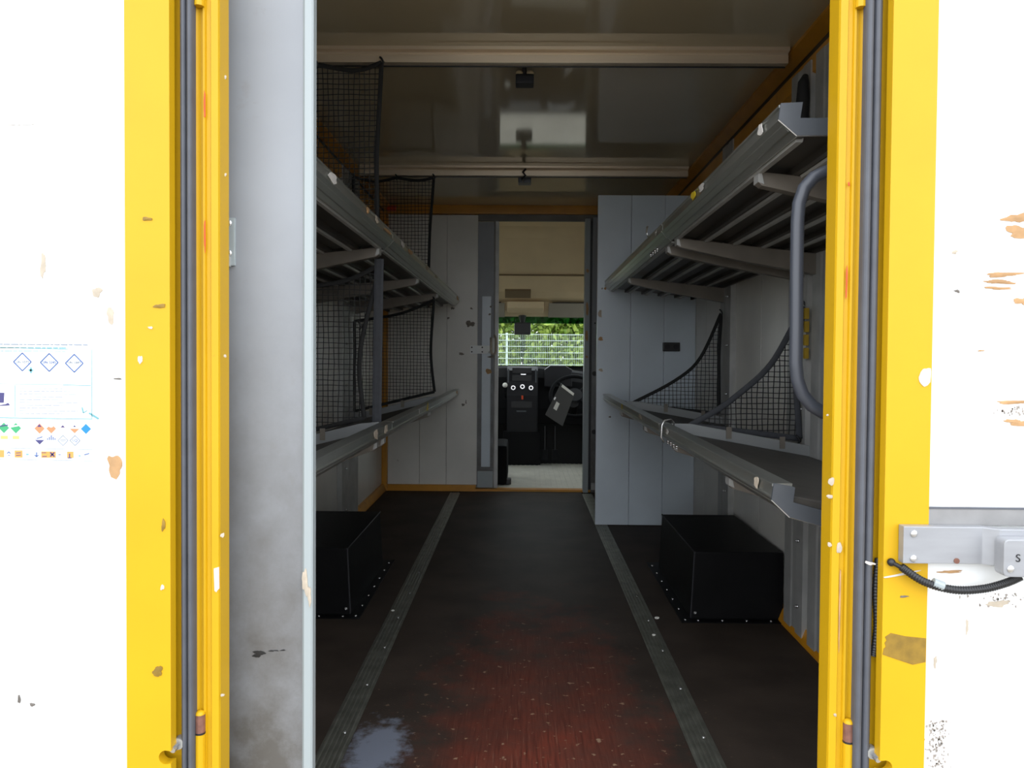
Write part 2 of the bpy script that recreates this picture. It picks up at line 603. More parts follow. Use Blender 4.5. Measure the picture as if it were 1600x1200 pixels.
def upright(wall, s, y0, y1, z1=2.0, d=0.028):
    x0 = s*1.0
    xi = s*(1.0 - d)
    xm = s*(1.0 - d*0.88)
    p = [(x0, y0), (xi, y0), (xi, y0 + (y1-y0)*0.36), (xm, y0 + (y1-y0)*0.42), (xm, y0 + (y1-y0)*0.58), (xi, y0 + (y1-y0)*0.64), (xi, y1), (x0, y1)]
    MB().prism(p, 'z', 0.005, z1).build('upright_post', STEEL, wall)
    for k in range(8):
        o = inst('bolt', BOLT, (xi, y0 + (y1-y0)*0.18, 0.12 + k*0.23), wall, (0, s*pi/2, 0))


upright(wr, 1, 2.50, 2.69)
upright(wr, 1, 2.74, 2.93)
upright(wr, 1, 3.74, 3.93)
upright(wl, -1, 2.68, 2.88)
upright(wl, -1, 4.30, 4.72)
upright(wl, -1, 3.45, 3.62)

# --- orange-yellow cove profiles under the ceiling and base profiles on the floor
def cove(n, s):
    t = thing('trim_%d' % n, (s*0.97, 3.5, 1.97), kind='structure')
    f = lambda x, y, z: (x, y, z + zc(y))
    MB().prism([(s*1.0, 0.0), (s*0.945, 0.0), (s*0.945, -0.012), (s*0.988, -0.036), (s*1.0, -0.036)], 'y', 1.40, YB - 0.02, f).build('ceiling_angle', YELIN, t)
    MB().prism([(s*1.0, -0.066), (s*0.978, -0.066), (s*0.978, -0.125), (s*1.0, -0.135)], 'y', 1.40, YB - 0.02, f).build('wall_angle', YELIN, t)
    MB().prism([(s*1.0, -0.036), (s*0.989, -0.036), (s*0.989, -0.066), (s*1.0, -0.066)], 'y', 1.40, YB - 0.02, f).build('dark_gap', BLK, t)


cove(3, -1)
cove(4, 1)
for nm, s in (('baseboard_left', -1), ('baseboard_right', 1)):
    o = MB().prism([(s*1.0, 0), (s*0.968, 0), (s*0.968, 0.008), (s*0.985, 0.05), (s*1.0, 0.05)], 'y', 1.40, YB).build(nm, YELIN)
    struct(o)
struct(MB().box(-0.96, -0.325, YB - 0.018, YB + 0.01, 0.0, 0.045).build('baseboard_front', YELIN))
struct(MB().box(-0.325, 0.56, YB - 0.01, YB + 0.06, 0.0, 0.016).build('trim_5', YELIN))

# --- ceiling
ceil = thing('ceiling', (0, 3.5, 2.05), kind='structure')
fz = lambda x, y, z: (x, y, z + zc(y))
for a, b in ((1.36, 2.88), (2.88, 4.57), (4.57, YB)):
    MB().prism([(-1.0, 0.0), (1.0, 0.0), (1.0, 0.03), (-1.0, 0.03)], 'y', a, b, fz).build('ceiling_panel', CEIL, ceil)
MB().box(-1.045, 1.045, 1.30, YB + 0.1, 2.15, 2.18).build('roof_skin', OUTW, ceil)


def ceiling_rail(n, y):
    z = zc(y)
    t = thing('trim_%d' % n, (0, y, z - 0.06), kind='structure')
    prof = [(y - 0.030, z), (y - 0.030, z - 0.012), (y - 0.012, z - 0.016), (y - 0.008, z - 0.021), (y - 0.012, z - 0.025), (y - 0.012, z - 0.052), (y + 0.02, z - 0.052), (y + 0.02, z)]
    MB().prism(prof, 'x', -0.935, 0.935).build('rail_profile', ALUL, t)
    MB().box(-0.935, 0.935, y + 0.02, y + 0.026, z - 0.056, z).build('rubber_lip', BLK, t)


ceiling_rail(6, 2.87)
ceiling_rail(7, 4.57)

# --- bulkhead with the doorway to the cab
wf = thing('wall_front', (0, YB, 0), kind='structure')
for a, b in ((-0.960, -0.733), (-0.731, -0.541), (-0.539, -0.320)):
    MB().box(a, b, YB, YB + 0.02, 0.045, 1.975).build('wall_panel', PNL, wf, bevel=0.002)
MB().box(-1.0, -0.96, YB - 0.03, YB + 0.02, 0.0, 1.98).build('corner_post', YELIN, wf, bevel=0.004)
MB().box(-1.0, 1.0, YB - 0.03, YB + 0.03, 1.98, 2.05).build('lintel_beam', YELIN, wf, bevel=0.006)
MB().box(-0.32, 0.56, YB, YB + 0.03, 1.935, 1.98).build('door_header', ALUD, wf)
MB().box(-1.04, 1.04, YB + 0.03, YB + 0.05, 1.95, 2.18).build('upper_skin', OUTW, wf)
MB().box(-1.0, -0.325, YB + 0.09, YB + 0.10, 0, 1.98).build('rear_skin', OUTW, wf)
# right-hand jamb: aluminium edge, black gap, grey post with two round holes
MB().box(0.441, 0.478, YB - 0.03, YB + 0.05, 0.0, 1.95).build('door_jamb', EDGE, wf, bevel=0.003)
MB().box(0.478, 0.496, YB, YB + 0.04, 0.0, 1.95).build('black_gap', BLK, wf)
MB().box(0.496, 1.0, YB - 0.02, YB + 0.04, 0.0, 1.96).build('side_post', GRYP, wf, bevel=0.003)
MB().box(0.50, 0.56, YB - 0.028, YB - 0.02, 0.02, 0.07).build('foot_plate', STEEL, wf)
for z in (0.851, 0.435, 1.21):
    MB().cyl((0.517, YB - 0.023, z), (0.517, YB - 0.018, z), 0.017 if z < 1 else 0.006, 12).build('plug_hole', BLK, wf)
for i, (x, z, w, h) in enumerate(((-0.375, 1.20, 0.075, 0.06), (-0.435, 0.985, 0.05, 0.02), (-0.365, 1.31, 0.02, 0.018), (-0.42, 0.62, 0.035, 0.02), (-0.40, 0.64, 0.012, 0.03), (-0.53, 1.24, 0.02, 0.02), (-0.50, 1.31, 0.03, 0.025))):
    flake('scuff_mark', (x, YB, z), X1, Z1, (0, -1, 0), w, h, SMUD, wf, seed=i, jag=0.6, pts=15)
for i, (x, z, w, h) in enumerate(((0.46, 1.58, 0.02, 0.03), (0.46, 1.31, 0.022, 0.10), (0.458, 1.12, 0.022, 0.09), (0.46, 0.97, 0.02, 0.02))):
    flake('paint_chip', (x, YB - 0.03, z), X1, Z1, (0, -1, 0), w, h, BRN, wf, seed=20 + i)

# sliding door to the cab, pushed open to the left
d3 = thing('door_3', (-0.25, YB + 0.05, 0.016), kind='structure')
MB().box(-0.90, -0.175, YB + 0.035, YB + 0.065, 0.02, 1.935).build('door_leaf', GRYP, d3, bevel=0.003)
MB().prism([(-0.205, YB + 0.036), (-0.205, YB + 0.022), (-0.195, YB + 0.015), (-0.171, YB + 0.015), (-0.171, YB + 0.07), (-0.180, YB + 0.07), (-0.180, YB + 0.036)], 'z', 0.02, 1.935).build('edge_profile', STEEL, d3)
MB().box(-0.316, -0.205, YB + 0.02, YB + 0.036, 0.02, 0.14).build('kick_plate', EDGE, d3, bevel=0.003)
MB().box(-0.290, -0.225, YB + 0.026, YB + 0.036, 0.17, 1.40).build('raised_panel', PART, d3, bevel=0.004)
hs = MB().prism([(-0.372, 0.987), (-0.252, 0.987), (-0.228, 1.015), (-0.228, 1.045), (-0.372, 1.045)], 'y', YB - 0.006, YB - 0.001).build('hasp_plate', HASPM, d3)
for x, z in ((-0.36, 1.0), (-0.36, 1.032), (-0.285, 1.0), (-0.285, 1.032)):
    MB().cyl((x, YB - 0.0075, z), (x, YB - 0.005, z), 0.0055, 8).build('hasp_hole', BLK, hs)
MB().box(-0.24, -0.185, YB - 0.012, YB + 0.020, 0.99, 1.005).build('staple_base', STEEL, d3)
MB().tube([(-0.222, YB - 0.008, 1.10), (-0.222, YB - 0.022, 1.08), (-0.222, YB - 0.022, 1.01), (-0.212, YB - 0.022, 0.985), (-0.195, YB - 0.022, 0.985), (-0.186, YB - 0.022, 1.01), (-0.186, YB - 0.022, 1.09), (-0.200, YB - 0.014, 1.12)], 0.0085, 8).build('lock_shackle', CHIP, d3, smooth=True)
MB().box(-0.212, -0.198, YB - 0.014, YB + 0.01, 1.0, 1.10).build('lock_tongue', STEEL, d3)
for i, (x, z, w, h) in enumerate(((-0.235, 1.27, 0.02, 0.015), (-0.228, 1.325, 0.016, 0.015), (-0.205, 0.965, 0.09, 0.018), (-0.24, 0.86, 0.05, 0.04))):
    flake('scuff_mark', (x, YB + 0.026, z), X1, Z1, (0, -1, 0), w, h, SMUD if i < 3 else BRN, d3, seed=40 + i)

# --- rear wall and frame of the opening (yellow posts with folded ribs, each carrying hinge knuckles)
wrear = thing('wall_rear', (0, 1.36, 0), kind='structure')


def post(s, xo, xi):
    """xo outer edge, xi inner edge of the yellow post"""
    w = xi - xo
    q = lambda k: xo + w*k
    prof = [(q(0), 1.345), (q(0), 1.326), (q(0.06), 1.3215), (q(0.18), 1.327), (q(0.30), 1.327), (q(0.34), 1.321), (q(0.42), 1.321), (q(0.46), 1.325),
            (q(0.62), 1.325), (q(0.68), 1.320), (q(0.96), 1.320), (q(1.0), 1.324), (q(1.0), 1.364), (q(0.0), 1.364)]
    MB().prism(prof, 'z', -0.05, 2.10).build('frame_post', YEL, wrear)
    MB().box(min(xo + s*0.01, s*1.04), max(xo + s*0.01, s*1.04), 1.345, 1.395, -0.05, 2.12).build('rear_skin', OUTW, wrear)
    xh = q(0.22)
    for z0 in (0.10, 1.565):
        z1 = z0 + 0.255
        MB().cyl((xh, 1.318, z0), (xh, 1.318, z1), 0.0085, 14).build('hinge_knuckle', YEL, wrear, smooth=False)
        MB().cyl((xh, 1.318, z1), (xh, 1.318, z1 + 0.003), 0.009, 14).build('hinge_gap', BLK, wrear)
        MB().cyl((xh, 1.318, z1 + 0.003), (xh, 1.318, z1 + 0.033), 0.0085, 14).build('hinge_pin', RUST, wrear)
        MB().sphere((xh, 1.318, z1 + 0.033), 0.0085, 12, 6, 1, 1, 0.8).build('pin_cap', YEL, wrear, smooth=True)


post(-1, -0.5455, -0.504)
post(1, 0.557, 0.5145)
MB().box(-0.57, 0.57, 1.32, 1.40, 2.06, 2.16).build('frame_header', YEL, wrear, bevel=0.004)
MB().box(-0.60, 0.60, 1.25, 1.36, -0.10, 0.0).build('frame_sill', YEL, wrear, bevel=0.004)
for x, z, h in ((-0.528, 1.405, 0.055), (-0.528, 1.19, 0.06)):
    flake('red_mark', (x, 1.321, z), X1, Z1, (0, -1, 0), 0.0028, h, REDM, wrear, seed=int(z*100))
for x, z, h in ((0.533, 1.12, 0.06), (0.534, 1.28, 0.008)):
    flake('red_mark', (x, 1.321, z), X1, Z1, (0, -1, 0), 0.0028, h, REDM, wrear, seed=int(z*100))
MB().prism([(-0.5135, 0.634), (-0.5050, 0.6365), (-0.5046, 0.600), (-0.5075, 0.597), (-0.5090, 0.594), (-0.5122, 0.5965), (-0.5128, 0.612)], 'y', 1.3188, 1.3215).build('torn_label', PPNK, wrear)
for i, (x, z, w, h) in enumerate(((-0.493, 1.45, .004, .007), (-0.493, 1.29, .004, .006), (-0.494, 0.99, .005, .006), (-0.499, 0.69, .008, .008), (-0.499, 0.42, .008, .005),
                                  (0.513, 0.79, .012, .014), (0.511, 0.765, .012, .007), (0.512, 0.685, .008, .008), (0.528, 0.68, .009, .022), (0.505, 0.90, .004, .004), (0.526, 0.40, .005, .006), (0.5305, 0.58, .003, 0.14))):
    flake('paint_chip', (x, 1.320, z), X1, Z1, (0, -1, 0), w, h, BRN if h > 0.1 else CHIP, wrear, seed=60 + i)


# ================================================================== REAR DOORS (opened flat beside the opening)
def notch_plate(xo, xi, z0, z1, zn, r):
    """door edge strip in the x-z plane with a round notch in its inner edge xi at height zn"""
    s = 1 if xi > xo else -1
    pts = [(xo, z0), (xi, z0), (xi, zn - r*0.9)]
    cxn = xi - s*r*0.75
    for k in range(13):
        a = -pi*0.40 - k*(pi*1.2/12)
        pts.append((cxn + s*r*cos(a), zn + r*sin(a)))
    pts += [(xi, zn + r*0.9), (xi, z1), (xo, z1)]
    return pts


def rear_door(n, s, xo, xs, xi, xr0, xr1):
    """xo far edge, xs panel/strip joint, xi strip inner edge, xr0..xr1 the rubber seal"""
    d = thing('door_%d' % n, ((xo + xi)/2, 1.30, 0.0), kind='structure')
    MB().box(min(xo, xs), max(xo, xs), 1.286, 1.315, 0.03, 2.02).build('door_panel', WHT, d)
    MB().prism(notch_plate(xs, xi, 0.02, 2.03, 0.333, 0.0115), 'y', 1.280, 1.300).build('edge_strip', YEL, d)
    MB().box(min(xi + s*0.03, xr0), max(xi + s*0.03, xr0), 1.3155, 1.340, 0.02, 2.03).build('recess_channel', YEL, d)
    w = xr1 - xr0
    pr = []
    m = 9
    for lobe in (0, 1):
        for k in range(m):
            an = pi*k/(m - 1)
            pr.append((xr0 + w*(0.25 + 0.5*lobe) - w*0.245*cos(an), 1.309 - 0.0095*sin(an)))
    pr += [(xr1, 1.318), (xr0, 1.318)]
    MB().prism(pr, 'z', 0.02, 2.03).build('rubber_seal', RUB, d, smooth=False)
    # closing bolt in the recess
    xb = xi + (xr0 - xi)*0.35
    bt = MB().cyl((xb, 1.318, 0.345), (xb, 1.300, 0.345), 0.0095, 14).build('recess_bolt', STEEL, d)
    MB().cyl((xb, 1.300, 0.345), (xb + s*0.003, 1.286, 0.342), 0.0055, 10).build('bolt_tip', SCRW, bt)
    return d


dl = rear_door(1, -1, -1.17, -0.6415, -0.569, -0.5625, -0.5415)
dr = rear_door(2, 1, 1.17, 0.6545, 0.5835, 0.578, 0.5515)

# --- marks on the left door
for i, (x, z, w, h, m) in enumerate(((-0.662, 0.810, 0.030, 0.042, BRN), (-0.690, 1.092, 0.018, 0.020, CHIP), (-0.668, 1.055, 0.014, 0.030, CHIP), (-0.778, 1.135, 0.010, 0.045, CHIP),
                                     (-0.815, 1.365, 0.05, 0.014, CHIPW), (-0.80, 0.415, 0.012, 0.006, STAIN), (-0.822, 0.424, 0.005, 0.018, STAIN), (-0.657, 0.952, 0.018, 0.003, STAIN))):
    flake('torn_residue', (x, 1.286, z), X1, Z1, (0, -1, 0), w, h, m, d3 if False else dl, seed=80 + i, jag=0.5)
for i, (x, z, w, h, m) in enumerate(((-0.617, 0.983, 0.008, 0.016, CHIPW), (-0.582, 0.613, 0.008, 0.009, CHIPW), (-0.605, 1.21, 0.022, 0.006, TAPE), (-0.58, 0.715, 0.008, 0.02, TAPE), (-0.59, 0.475, 0.02, 0.02, TAPE), (-0.60, 1.035, 0.01, 0.004, CHIPW), (-0.585, 1.07, 0.022, 0.008, TAPE))):
    flake('paint_chip', (x, 1.280, z), X1, Z1, (0, -1, 0), w, h, m, dl, seed=95 + i, jag=0.5)

# --- hazard chart stickers on the left door: the sheets and their flat print
YS = 1.286
U = 0.001036          # a millimetre of the print grid
SX, SZ = -0.6985, 1.0035   # top right corner of the upper sheet


def S(x, y):            # print grid: x to the left edge is negative, y runs down
    return (SX + (x - 142)*U, SZ - (y - 545)*U)


sheet = MB().prism([S(-60, 543), S(142, 548), S(142, 660), S(-60, 657)], 'y', YS - 0.0008, YS).build('transport_chart', SHEETM, dl)
sheet2 = MB().prism([S(-60, 661), S(146, 664), S(146, 738), S(-60, 735)], 'y', YS - 0.0008, YS).build('hazard_symbol_chart', SHEETM, dl)


def ink(polys, m, par, name='print', t=0.0006):
    mb = MB()
    for poly in polys:
        mb.prism([S(*p) for p in poly], 'y', YS - 0.0008 - t, YS - 0.0007)
    return mb.build(name, m, par)


def line(x0, y0, x1, y1, w=0.8):
    w *= 1.35
    dx, dy = x1 - x0, y1 - y0
    l = math.hypot(dx, dy)
    nx, ny = -dy/l*w/2, dx/l*w/2
    return [(x0 + nx, y0 + ny), (x1 + nx, y1 + ny), (x1 - nx, y1 - ny), (x0 - nx, y0 - ny)]


def diamond(cx, cy, r, w=1.2):
    c = [(cx, cy - r), (cx + r, cy), (cx, cy + r), (cx - r, cy)]
    return [line(*c[i], *c[(i + 1) % 4], w) for i in range(4)]


def solid(cx, cy, r):
    return [[(cx, cy - r), (cx + r, cy), (cx, cy + r), (cx - r, cy)]]


def text(s_, x, y, size, m, par, name='lettering', ypos=None, at=None, depth=0.0006):
    cu = bpy.data.curves.new('lettering', 'FONT')
    cu.body = s_
    cu.size = size
    cu.align_x = 'CENTER'
    cu.align_y = 'CENTER'
    cu.extrude = depth/2
    to = bpy.data.objects.new('tmp_text', cu)
    COL.objects.link(to)
    bpy.context.view_layer.update()
    dg = bpy.context.evaluated_depsgraph_get()
    me = bpy.data.meshes.new_from_object(to.evaluated_get(dg))
    bpy.data.objects.remove(to)
    bpy.data.curves.remove(cu)
    me.transform(Matrix.Rotation(pi/2, 4, 'X'))
    me.materials.clear()
    me.materials.append(m)
    o = bpy.data.objects.new(name, me)
    COL.objects.link(o)
    if at is None:
        p = S(x, y)
        at = (p[0], YS - 0.0012, p[1])
    place(o, Vector(at), par)
    return o


rd = random.Random(5)


def wordline(x0, x1, y, h, seed):
    r = random.Random(seed)
    out = []
    x = x0
    while x < x1:
        w = r.uniform(4, 13)
        xe = min(x + w, x1)
        out.append([(x, y - h/2), (xe, y - h/2), (xe, y + h/2), (x, y + h/2)])
        x = xe + 2
    return out


ink(wordline(-60, 135, 542, 1.6, 1), INKG, sheet, 'text_line')
ink(wordline(-60, 103, 547.2, 1.6, 2) + [line(-60, 546.5, 104, 549, 0.6)], INKT, sheet, 'text_line')
ink(wordline(-60, 100, 552.5, 0.9, 3), INKT, sheet, 'text_line')
ink(diamond(32, 569.5, 14) + diamond(74.5, 570, 14) + diamond(114, 571, 14), INKB, sheet, 'hazard_diamonds')
for tx, x in (('UN 1072', 32), ('UN 3245', 74.5), ('UN 1845', 114)):
    text(tx, x, 570, 0.0058, INKG if x != 74.5 else INKB, sheet)
ink([line(45.5, 578, 45.5, 587, 2), line(42, 582.5, 49, 582.5, 2.4)], INKT, sheet, 'green_cross')
ink([line(-60, 604, 95, 604.5, 0.5), line(96, 605, 140, 606, 0.8), line(141.5, 549, 141.5, 659, 0.6), line(-60, 657, 141, 658.5, 0.9), line(20, 606, 20, 656, 0.4)], INKT, sheet, 'ruled_lines')
tl = []
for k in range(10):
    tl += wordline(27, 95 + 12*(k % 3), 611 + k*4.4, 0.8, 30 + k)
ink(tl, INKG, sheet, 'small_print')
ink([[(-6, 634), (-4, 618), (3, 618), (2, 634)], [(-6, 638), (5, 636), (9, 634), (12, 638), (-6, 639)]], INKN, sheet, 'corner_pictogram')
ink([line(137, 649, 152, 658, 2.2), line(126, 640, 128, 649, 1.5), line(128, 649, 134, 645, 1)], INKT, sheet, 'pen_mark')
# lower chart: two rows of placards and a row of handling marks
g = solid(2, 673.5, 8.2) + solid(21, 673.8, 8.2) + solid(-18, 673.2, 8.2)
ink(g, PGRN, sheet2, 'green_placards')
ink([line(14, 671.5, 25, 669.5, 1.6)], SHEETM, sheet2, 'placard_flash', 0.0009)
ink([line(-4, 671, 8, 669, 1.4)], INKN, sheet2, 'placard_flash', 0.0009)
ink(solid(58.5, 674, 8) + solid(77, 674, 7.6) + [[(106.5, 674), (121.5, 674), (114, 681)]], PORG, sheet2, 'orange_placards')
ink([[(73.5, 671), (77, 666.2), (80.5, 671), (77, 672.5)]], SHEETM, sheet2, 'placard_flame', 0.0009)
ink(solid(95.5, 674.5, 6.5), PPNK, sheet2, 'pink_placard')
ink(solid(132, 674, 8), PBLU, sheet2, 'blue_placard')
ink([[(55, 671.5), (58.5, 667), (62, 671.5)], [(92, 672), (95.5, 668.5), (99, 672)], [(112, 671), (114, 668.5), (116, 671)]], INKN, sheet2, 'placard_symbols', 0.0009)
ink([[(-3, 686), (8, 686), (8, 691), (-3, 691)], [(16, 686), (26, 686), (26, 691), (16, 691)]], PYEL, sheet2, 'yellow_placards')
ink([[(51, 692), (66, 692), (58.5, 699)]], INKN, sheet2, 'corrosive_placard')
ink([line(54, 690, 63, 687, 1)], INKB, sheet2, 'corrosive_symbol')
ink([line(71 + k*3, 692, 71 + k*3, 692 - h, 0.9) for k, h in enumerate((3, 5, 7.5, 5, 3))], INKB, sheet2, 'striped_symbol')
ink(diamond(95.5, 692.5, 8, 0.7) + diamond(114.5, 692.5, 8, 0.8) + [line(91, 691.5, 100, 691.5, 0.8), line(92, 694, 99, 694, 0.6)], INKG, sheet2, 'outline_diamonds')
text('LQ', 114.5, 692.5, 0.0062, INKB, sheet2)
ink([line(-60, 704.5, 142, 706.5, 0.5), line(-60, 722.5, 142, 724.5, 0.5)], INKG, sheet2, 'ruled_lines')
q = lambda x0, x1, y0, y1: [(x0, y0), (x1, y0), (x1, y1), (x0, y1)]
ink([q(-9, 2, 708.5, 720), q(19, 31, 709, 720), q(61, 84, 710, 720), q(102, 112, 710, 720)], PAMB, sheet2, 'amber_labels')
ink([line(21, 713, 29, 712.5, 0.9), line(21, 717, 29, 716, 0.9), line(62, 712, 69, 712, 0.7), line(63, 717.8, 70, 717.8, 0.9), line(75.5, 711.5, 82, 718, 1.7), line(82, 711.5, 75.5, 718, 1.7), line(106, 713, 106, 719.5, 1.2), line(103, 720, 109, 720, 1)], INKN, sheet2, 'label_symbols', 0.0009)
ink([line(53.5, 711.5, 53.5, 718, 1), line(50.5, 716, 53.5, 718.5, 1), line(53.5, 718.5, 56.5, 716, 1), line(7, 714, 9.5, 711, 0.9), line(9.5, 711, 12, 714, 0.9), line(8, 716.5, 11.5, 716.5, 0.8), line(88, 715.5, 92, 714.5, 0.8), line(129, 715, 137, 712.5, 1.1)], INKB, sheet2, 'handling_marks')
ink([q(37, 41, 714, 716), q(120, 123, 715.5, 717.5)], INKT, sheet2, 'pale_marks')

# --- right door: grey strip, torn tape, lock bar with its case and corrugated cable
MB().box(0.6545, 1.17, 1.280, 1.287, 0.728, 0.754).build('grey_strip', GREYS, dr)
MB().box(0.6545, 1.17, 1.279, 1.287, 0.754, 0.7565).build('strip_lip', RUB, dr)
for i, (x, z, w, h, m) in enumerate(((0.790, 1.220, 0.055, 0.018, BRN), (0.792, 1.198, 0.055, 0.024, BRN), (0.768, 1.130, 0.070, 0.010, BRN), (0.762, 1.118, 0.060, 0.008, BRN), (0.760, 1.108, 0.050, 0.006, BRN), (0.800, 1.087, 0.032, 0.016, BRN),
                                     (0.790, 0.926, 0.065, 0.008, BRN), (0.795, 0.893, 0.045, 0.013, BRN), (0.695, 1.103, 0.010, 0.006, STAIN), (0.735, 1.008, 0.012, 0.003, BRN), (0.690, 1.165, 0.010, 0.008, CHIP),
                                     (0.722, 0.562, 0.005, 0.026, CHIP), (0.77, 0.60, 0.05, 0.012, CHIP), (0.672, 0.504, 0.006, 0.024, CHIP), (0.693, 0.651, 0.048, 0.006, BRN))):
    flake('tape_residue', (x, 1.286, z), X1, Z1, (0, -1, 0), w, h, m, dr, seed=120 + i, jag=0.6, pts=15)
MB().prism([(0.5880, 0.546), (0.5905, 0.5405), (0.5875, 0.536), (0.5895, 0.530), (0.5862, 0.527), (0.5845, 0.5175), (0.608, 0.5095), (0.633, 0.5015), (0.6535, 0.506), (0.6535, 0.5445), (0.620, 0.5475), (0.597, 0.5525)], 'y', 1.2793, 1.2805).build('tape_stain', TAPE, dr)
def speckles(cx, cz, w, h, n, m, seed):
    r = random.Random(seed)
    mb = MB()
    for k in range(n):
        x, z = cx + r.gauss(0, 0.3)*w, cz + r.uniform(-0.5, 0.5)*h
        a, b = r.uniform(0.0006, 0.0028), r.uniform(0.0006, 0.0035)
        ps = [(x + a*cos(t_)*r.uniform(0.5, 1), z + b*sin(t_)*r.uniform(0.5, 1)) for t_ in (0.3, 1.3, 2.4, 3.4, 4.4, 5.5)]
        mb.prism(ps, 'y', 1.2853, 1.2862)
    return mb.build('speckled_scuff', m, dr, kind='stuff')
speckles(0.678, 0.365, 0.030, 0.085, 170, SCUF, 1)
speckles(0.775, 0.606, 0.060, 0.022, 50, SCUF, 2)
speckles(0.792, 0.912, 0.050, 0.014, 40, SCUF, 3)
flake('torn_label', (0.644, 1.280, 0.965), X1, Z1, (0, -1, 0), 0.021, 0.032, CHIPW, dr, seed=9, jag=0.3)
flake('paint_scratch', (0.613, 1.280, 0.648), (1, 0, 0.2), Z1, (0, -1, 0), 0.066, 0.004, CHIPW, dr, seed=10, jag=0.3)
flake('scuff_mark', (0.617, 1.280, 0.612), X1, Z1, (0, -1, 0), 0.016, 0.004, STAIN, dr, seed=12, jag=0.6)
flake('seal_tear', (0.570, 1.300, 0.660), (1, 0, -0.25), Z1, (0, -1, 0), 0.024, 0.006, CHIPW, dr, seed=11, jag=0.6)

lock = MB().prism([(0.606, 1.262), (0.730, 1.262), (0.748, 1.247), (0.90, 1.247), (0.90, 1.262), (0.754, 1.262), (0.735, 1.279), (0.606, 1.279)], 'z', 0.670, 0.729).build('lock_bar', LOCK, dr, bevel=0.0015)
for x, z in ((0.622, 0.7175), (0.622, 0.678)):
    inst('screw', SCREWY, (x, 1.261, z), lock)
MB().cyl((0.690, 1.263, 0.675), (0.690, 1.2605, 0.675), 0.0045, 10).build('screw_hole', RUST, lock)
pts = []
for cx, cz, a0 in ((0.748, 0.711, 90), (0.748, 0.669, 180)):
    for k in range(6):
        a = radians(a0 + 18*k)
        pts.append((cx + 0.008*cos(a), cz + 0.008*sin(a)))
pts += [(0.90, 0.661), (0.90, 0.719)]
case = MB().prism(pts, 'y', 1.222, 1.2465).build('lock_case', LOCK, dr, bevel=0.002)
inst('screw', SCREWY, (0.7505, 1.2215, 0.6735), lock)
text('S', 0, 0, 0.017, BLK, lock, 'letter', at=(0.7615, 1.2213, 0.6900))
# corrugated cable from a grommet in the yellow strip, sagging to the lock case
MB().sphere((0.594, 1.276, 0.668), 0.0065, 12, 8).build('cable_grommet', BLK, dr, smooth=True)


def hose(path, r, name, par, m):
    P = [Vector(p) for p in path]
    dense = []
    for i in range(len(P) - 1):
        p0, p1, p2, p3 = P[max(i - 1, 0)], P[i], P[i + 1], P[min(i + 2, len(P) - 1)]
        for k in range(44):
            t = k/44
            dense.append(0.5*((2*p1) + (-p0 + p2)*t + (2*p0 - 5*p1 + 4*p2 - p3)*t*t + (-p0 + 3*p1 - 3*p2 + p3)*t**3))
    dense.append(P[-1])
    rr = [r*(1.0 + 0.07*(1 if (i//2) % 2 else -1)) for i in range(len(dense))]
    return MB().tube(dense, rr, 12).build(name, m, par, smooth=True)


hose([(0.594, 1.274, 0.668), (0.604, 1.268, 0.663), (0.612, 1.266, 0.658)], 0.0035, 'cable_end', dr, BLK)
hose([(0.606, 1.268, 0.663), (0.640, 1.262, 0.641), (0.685, 1.258, 0.630), (0.73, 1.258, 0.632), (0.765, 1.255, 0.643), (0.785, 1.252, 0.654)], 0.0062, 'corrugated_cable', dr, BLK)
MB().cyl((0.653, 1.2605, 0.6405), (0.668, 1.2588, 0.635), 0.0075, 12).build('cable_tape', EDGE, dr)
hose([(0.5870, 1.308, 0.666), (0.5835, 1.306, 0.615), (0.5860, 1.306, 0.555), (0.5820, 1.306, 0.505)], 0.005, 'recess_cable', dr, BLK)

# ================================================================== PANELS INSIDE THE OPENING
gp = thing('partition_board', (-0.45, 1.43, 0), 'tall grey painted board just inside the left yellow door post', 'partition')
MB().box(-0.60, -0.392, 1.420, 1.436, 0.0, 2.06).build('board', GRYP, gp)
MB().prism([(-0.392, 1.419), (-0.388, 1.415), (-0.376, 1.415), (-0.373, 1.418), (-0.373, 1.438), (-0.392, 1.438)], 'z', 0.0, 2.06).build('edge_profile', EDGE, gp)
kp = MB().box(-0.545, -0.512, 1.414, 1.420, 1.150, 1.235).build('keeper_plate', EDGE, gp, bevel=0.002)
MB().box(-0.53, -0.519, 1.405, 1.414, 1.148, 1.166).build('keeper_catch', STEEL, kp)
for z in (1.225, 1.172):
    inst('screw', SCREWY, (-0.522, 1.413, z), kp)
for i, (x, z, w, h) in enumerate(((-0.386, 0.585, 0.013, 0.05), (-0.378, 0.56, 0.008, 0.04))):
    flake('torn_residue', (x, 1.415, z), X1, Z1, (0, -1, 0), w, h, CHIP, gp, seed=200 + i, jag=0.5)
for i, (x, z, w, h) in enumerate(((-0.472, 0.452, 0.030, 0.014), (-0.445, 0.458, 0.022, 0.004), (-0.427, 0.459, 0.014, 0.003))):
    flake('scuff_mark', (x, 1.420, z), X1, Z1, (0, -1, 0), w, h, BLK, gp, seed=210 + i, jag=0.7, pts=15, t=0.0006)

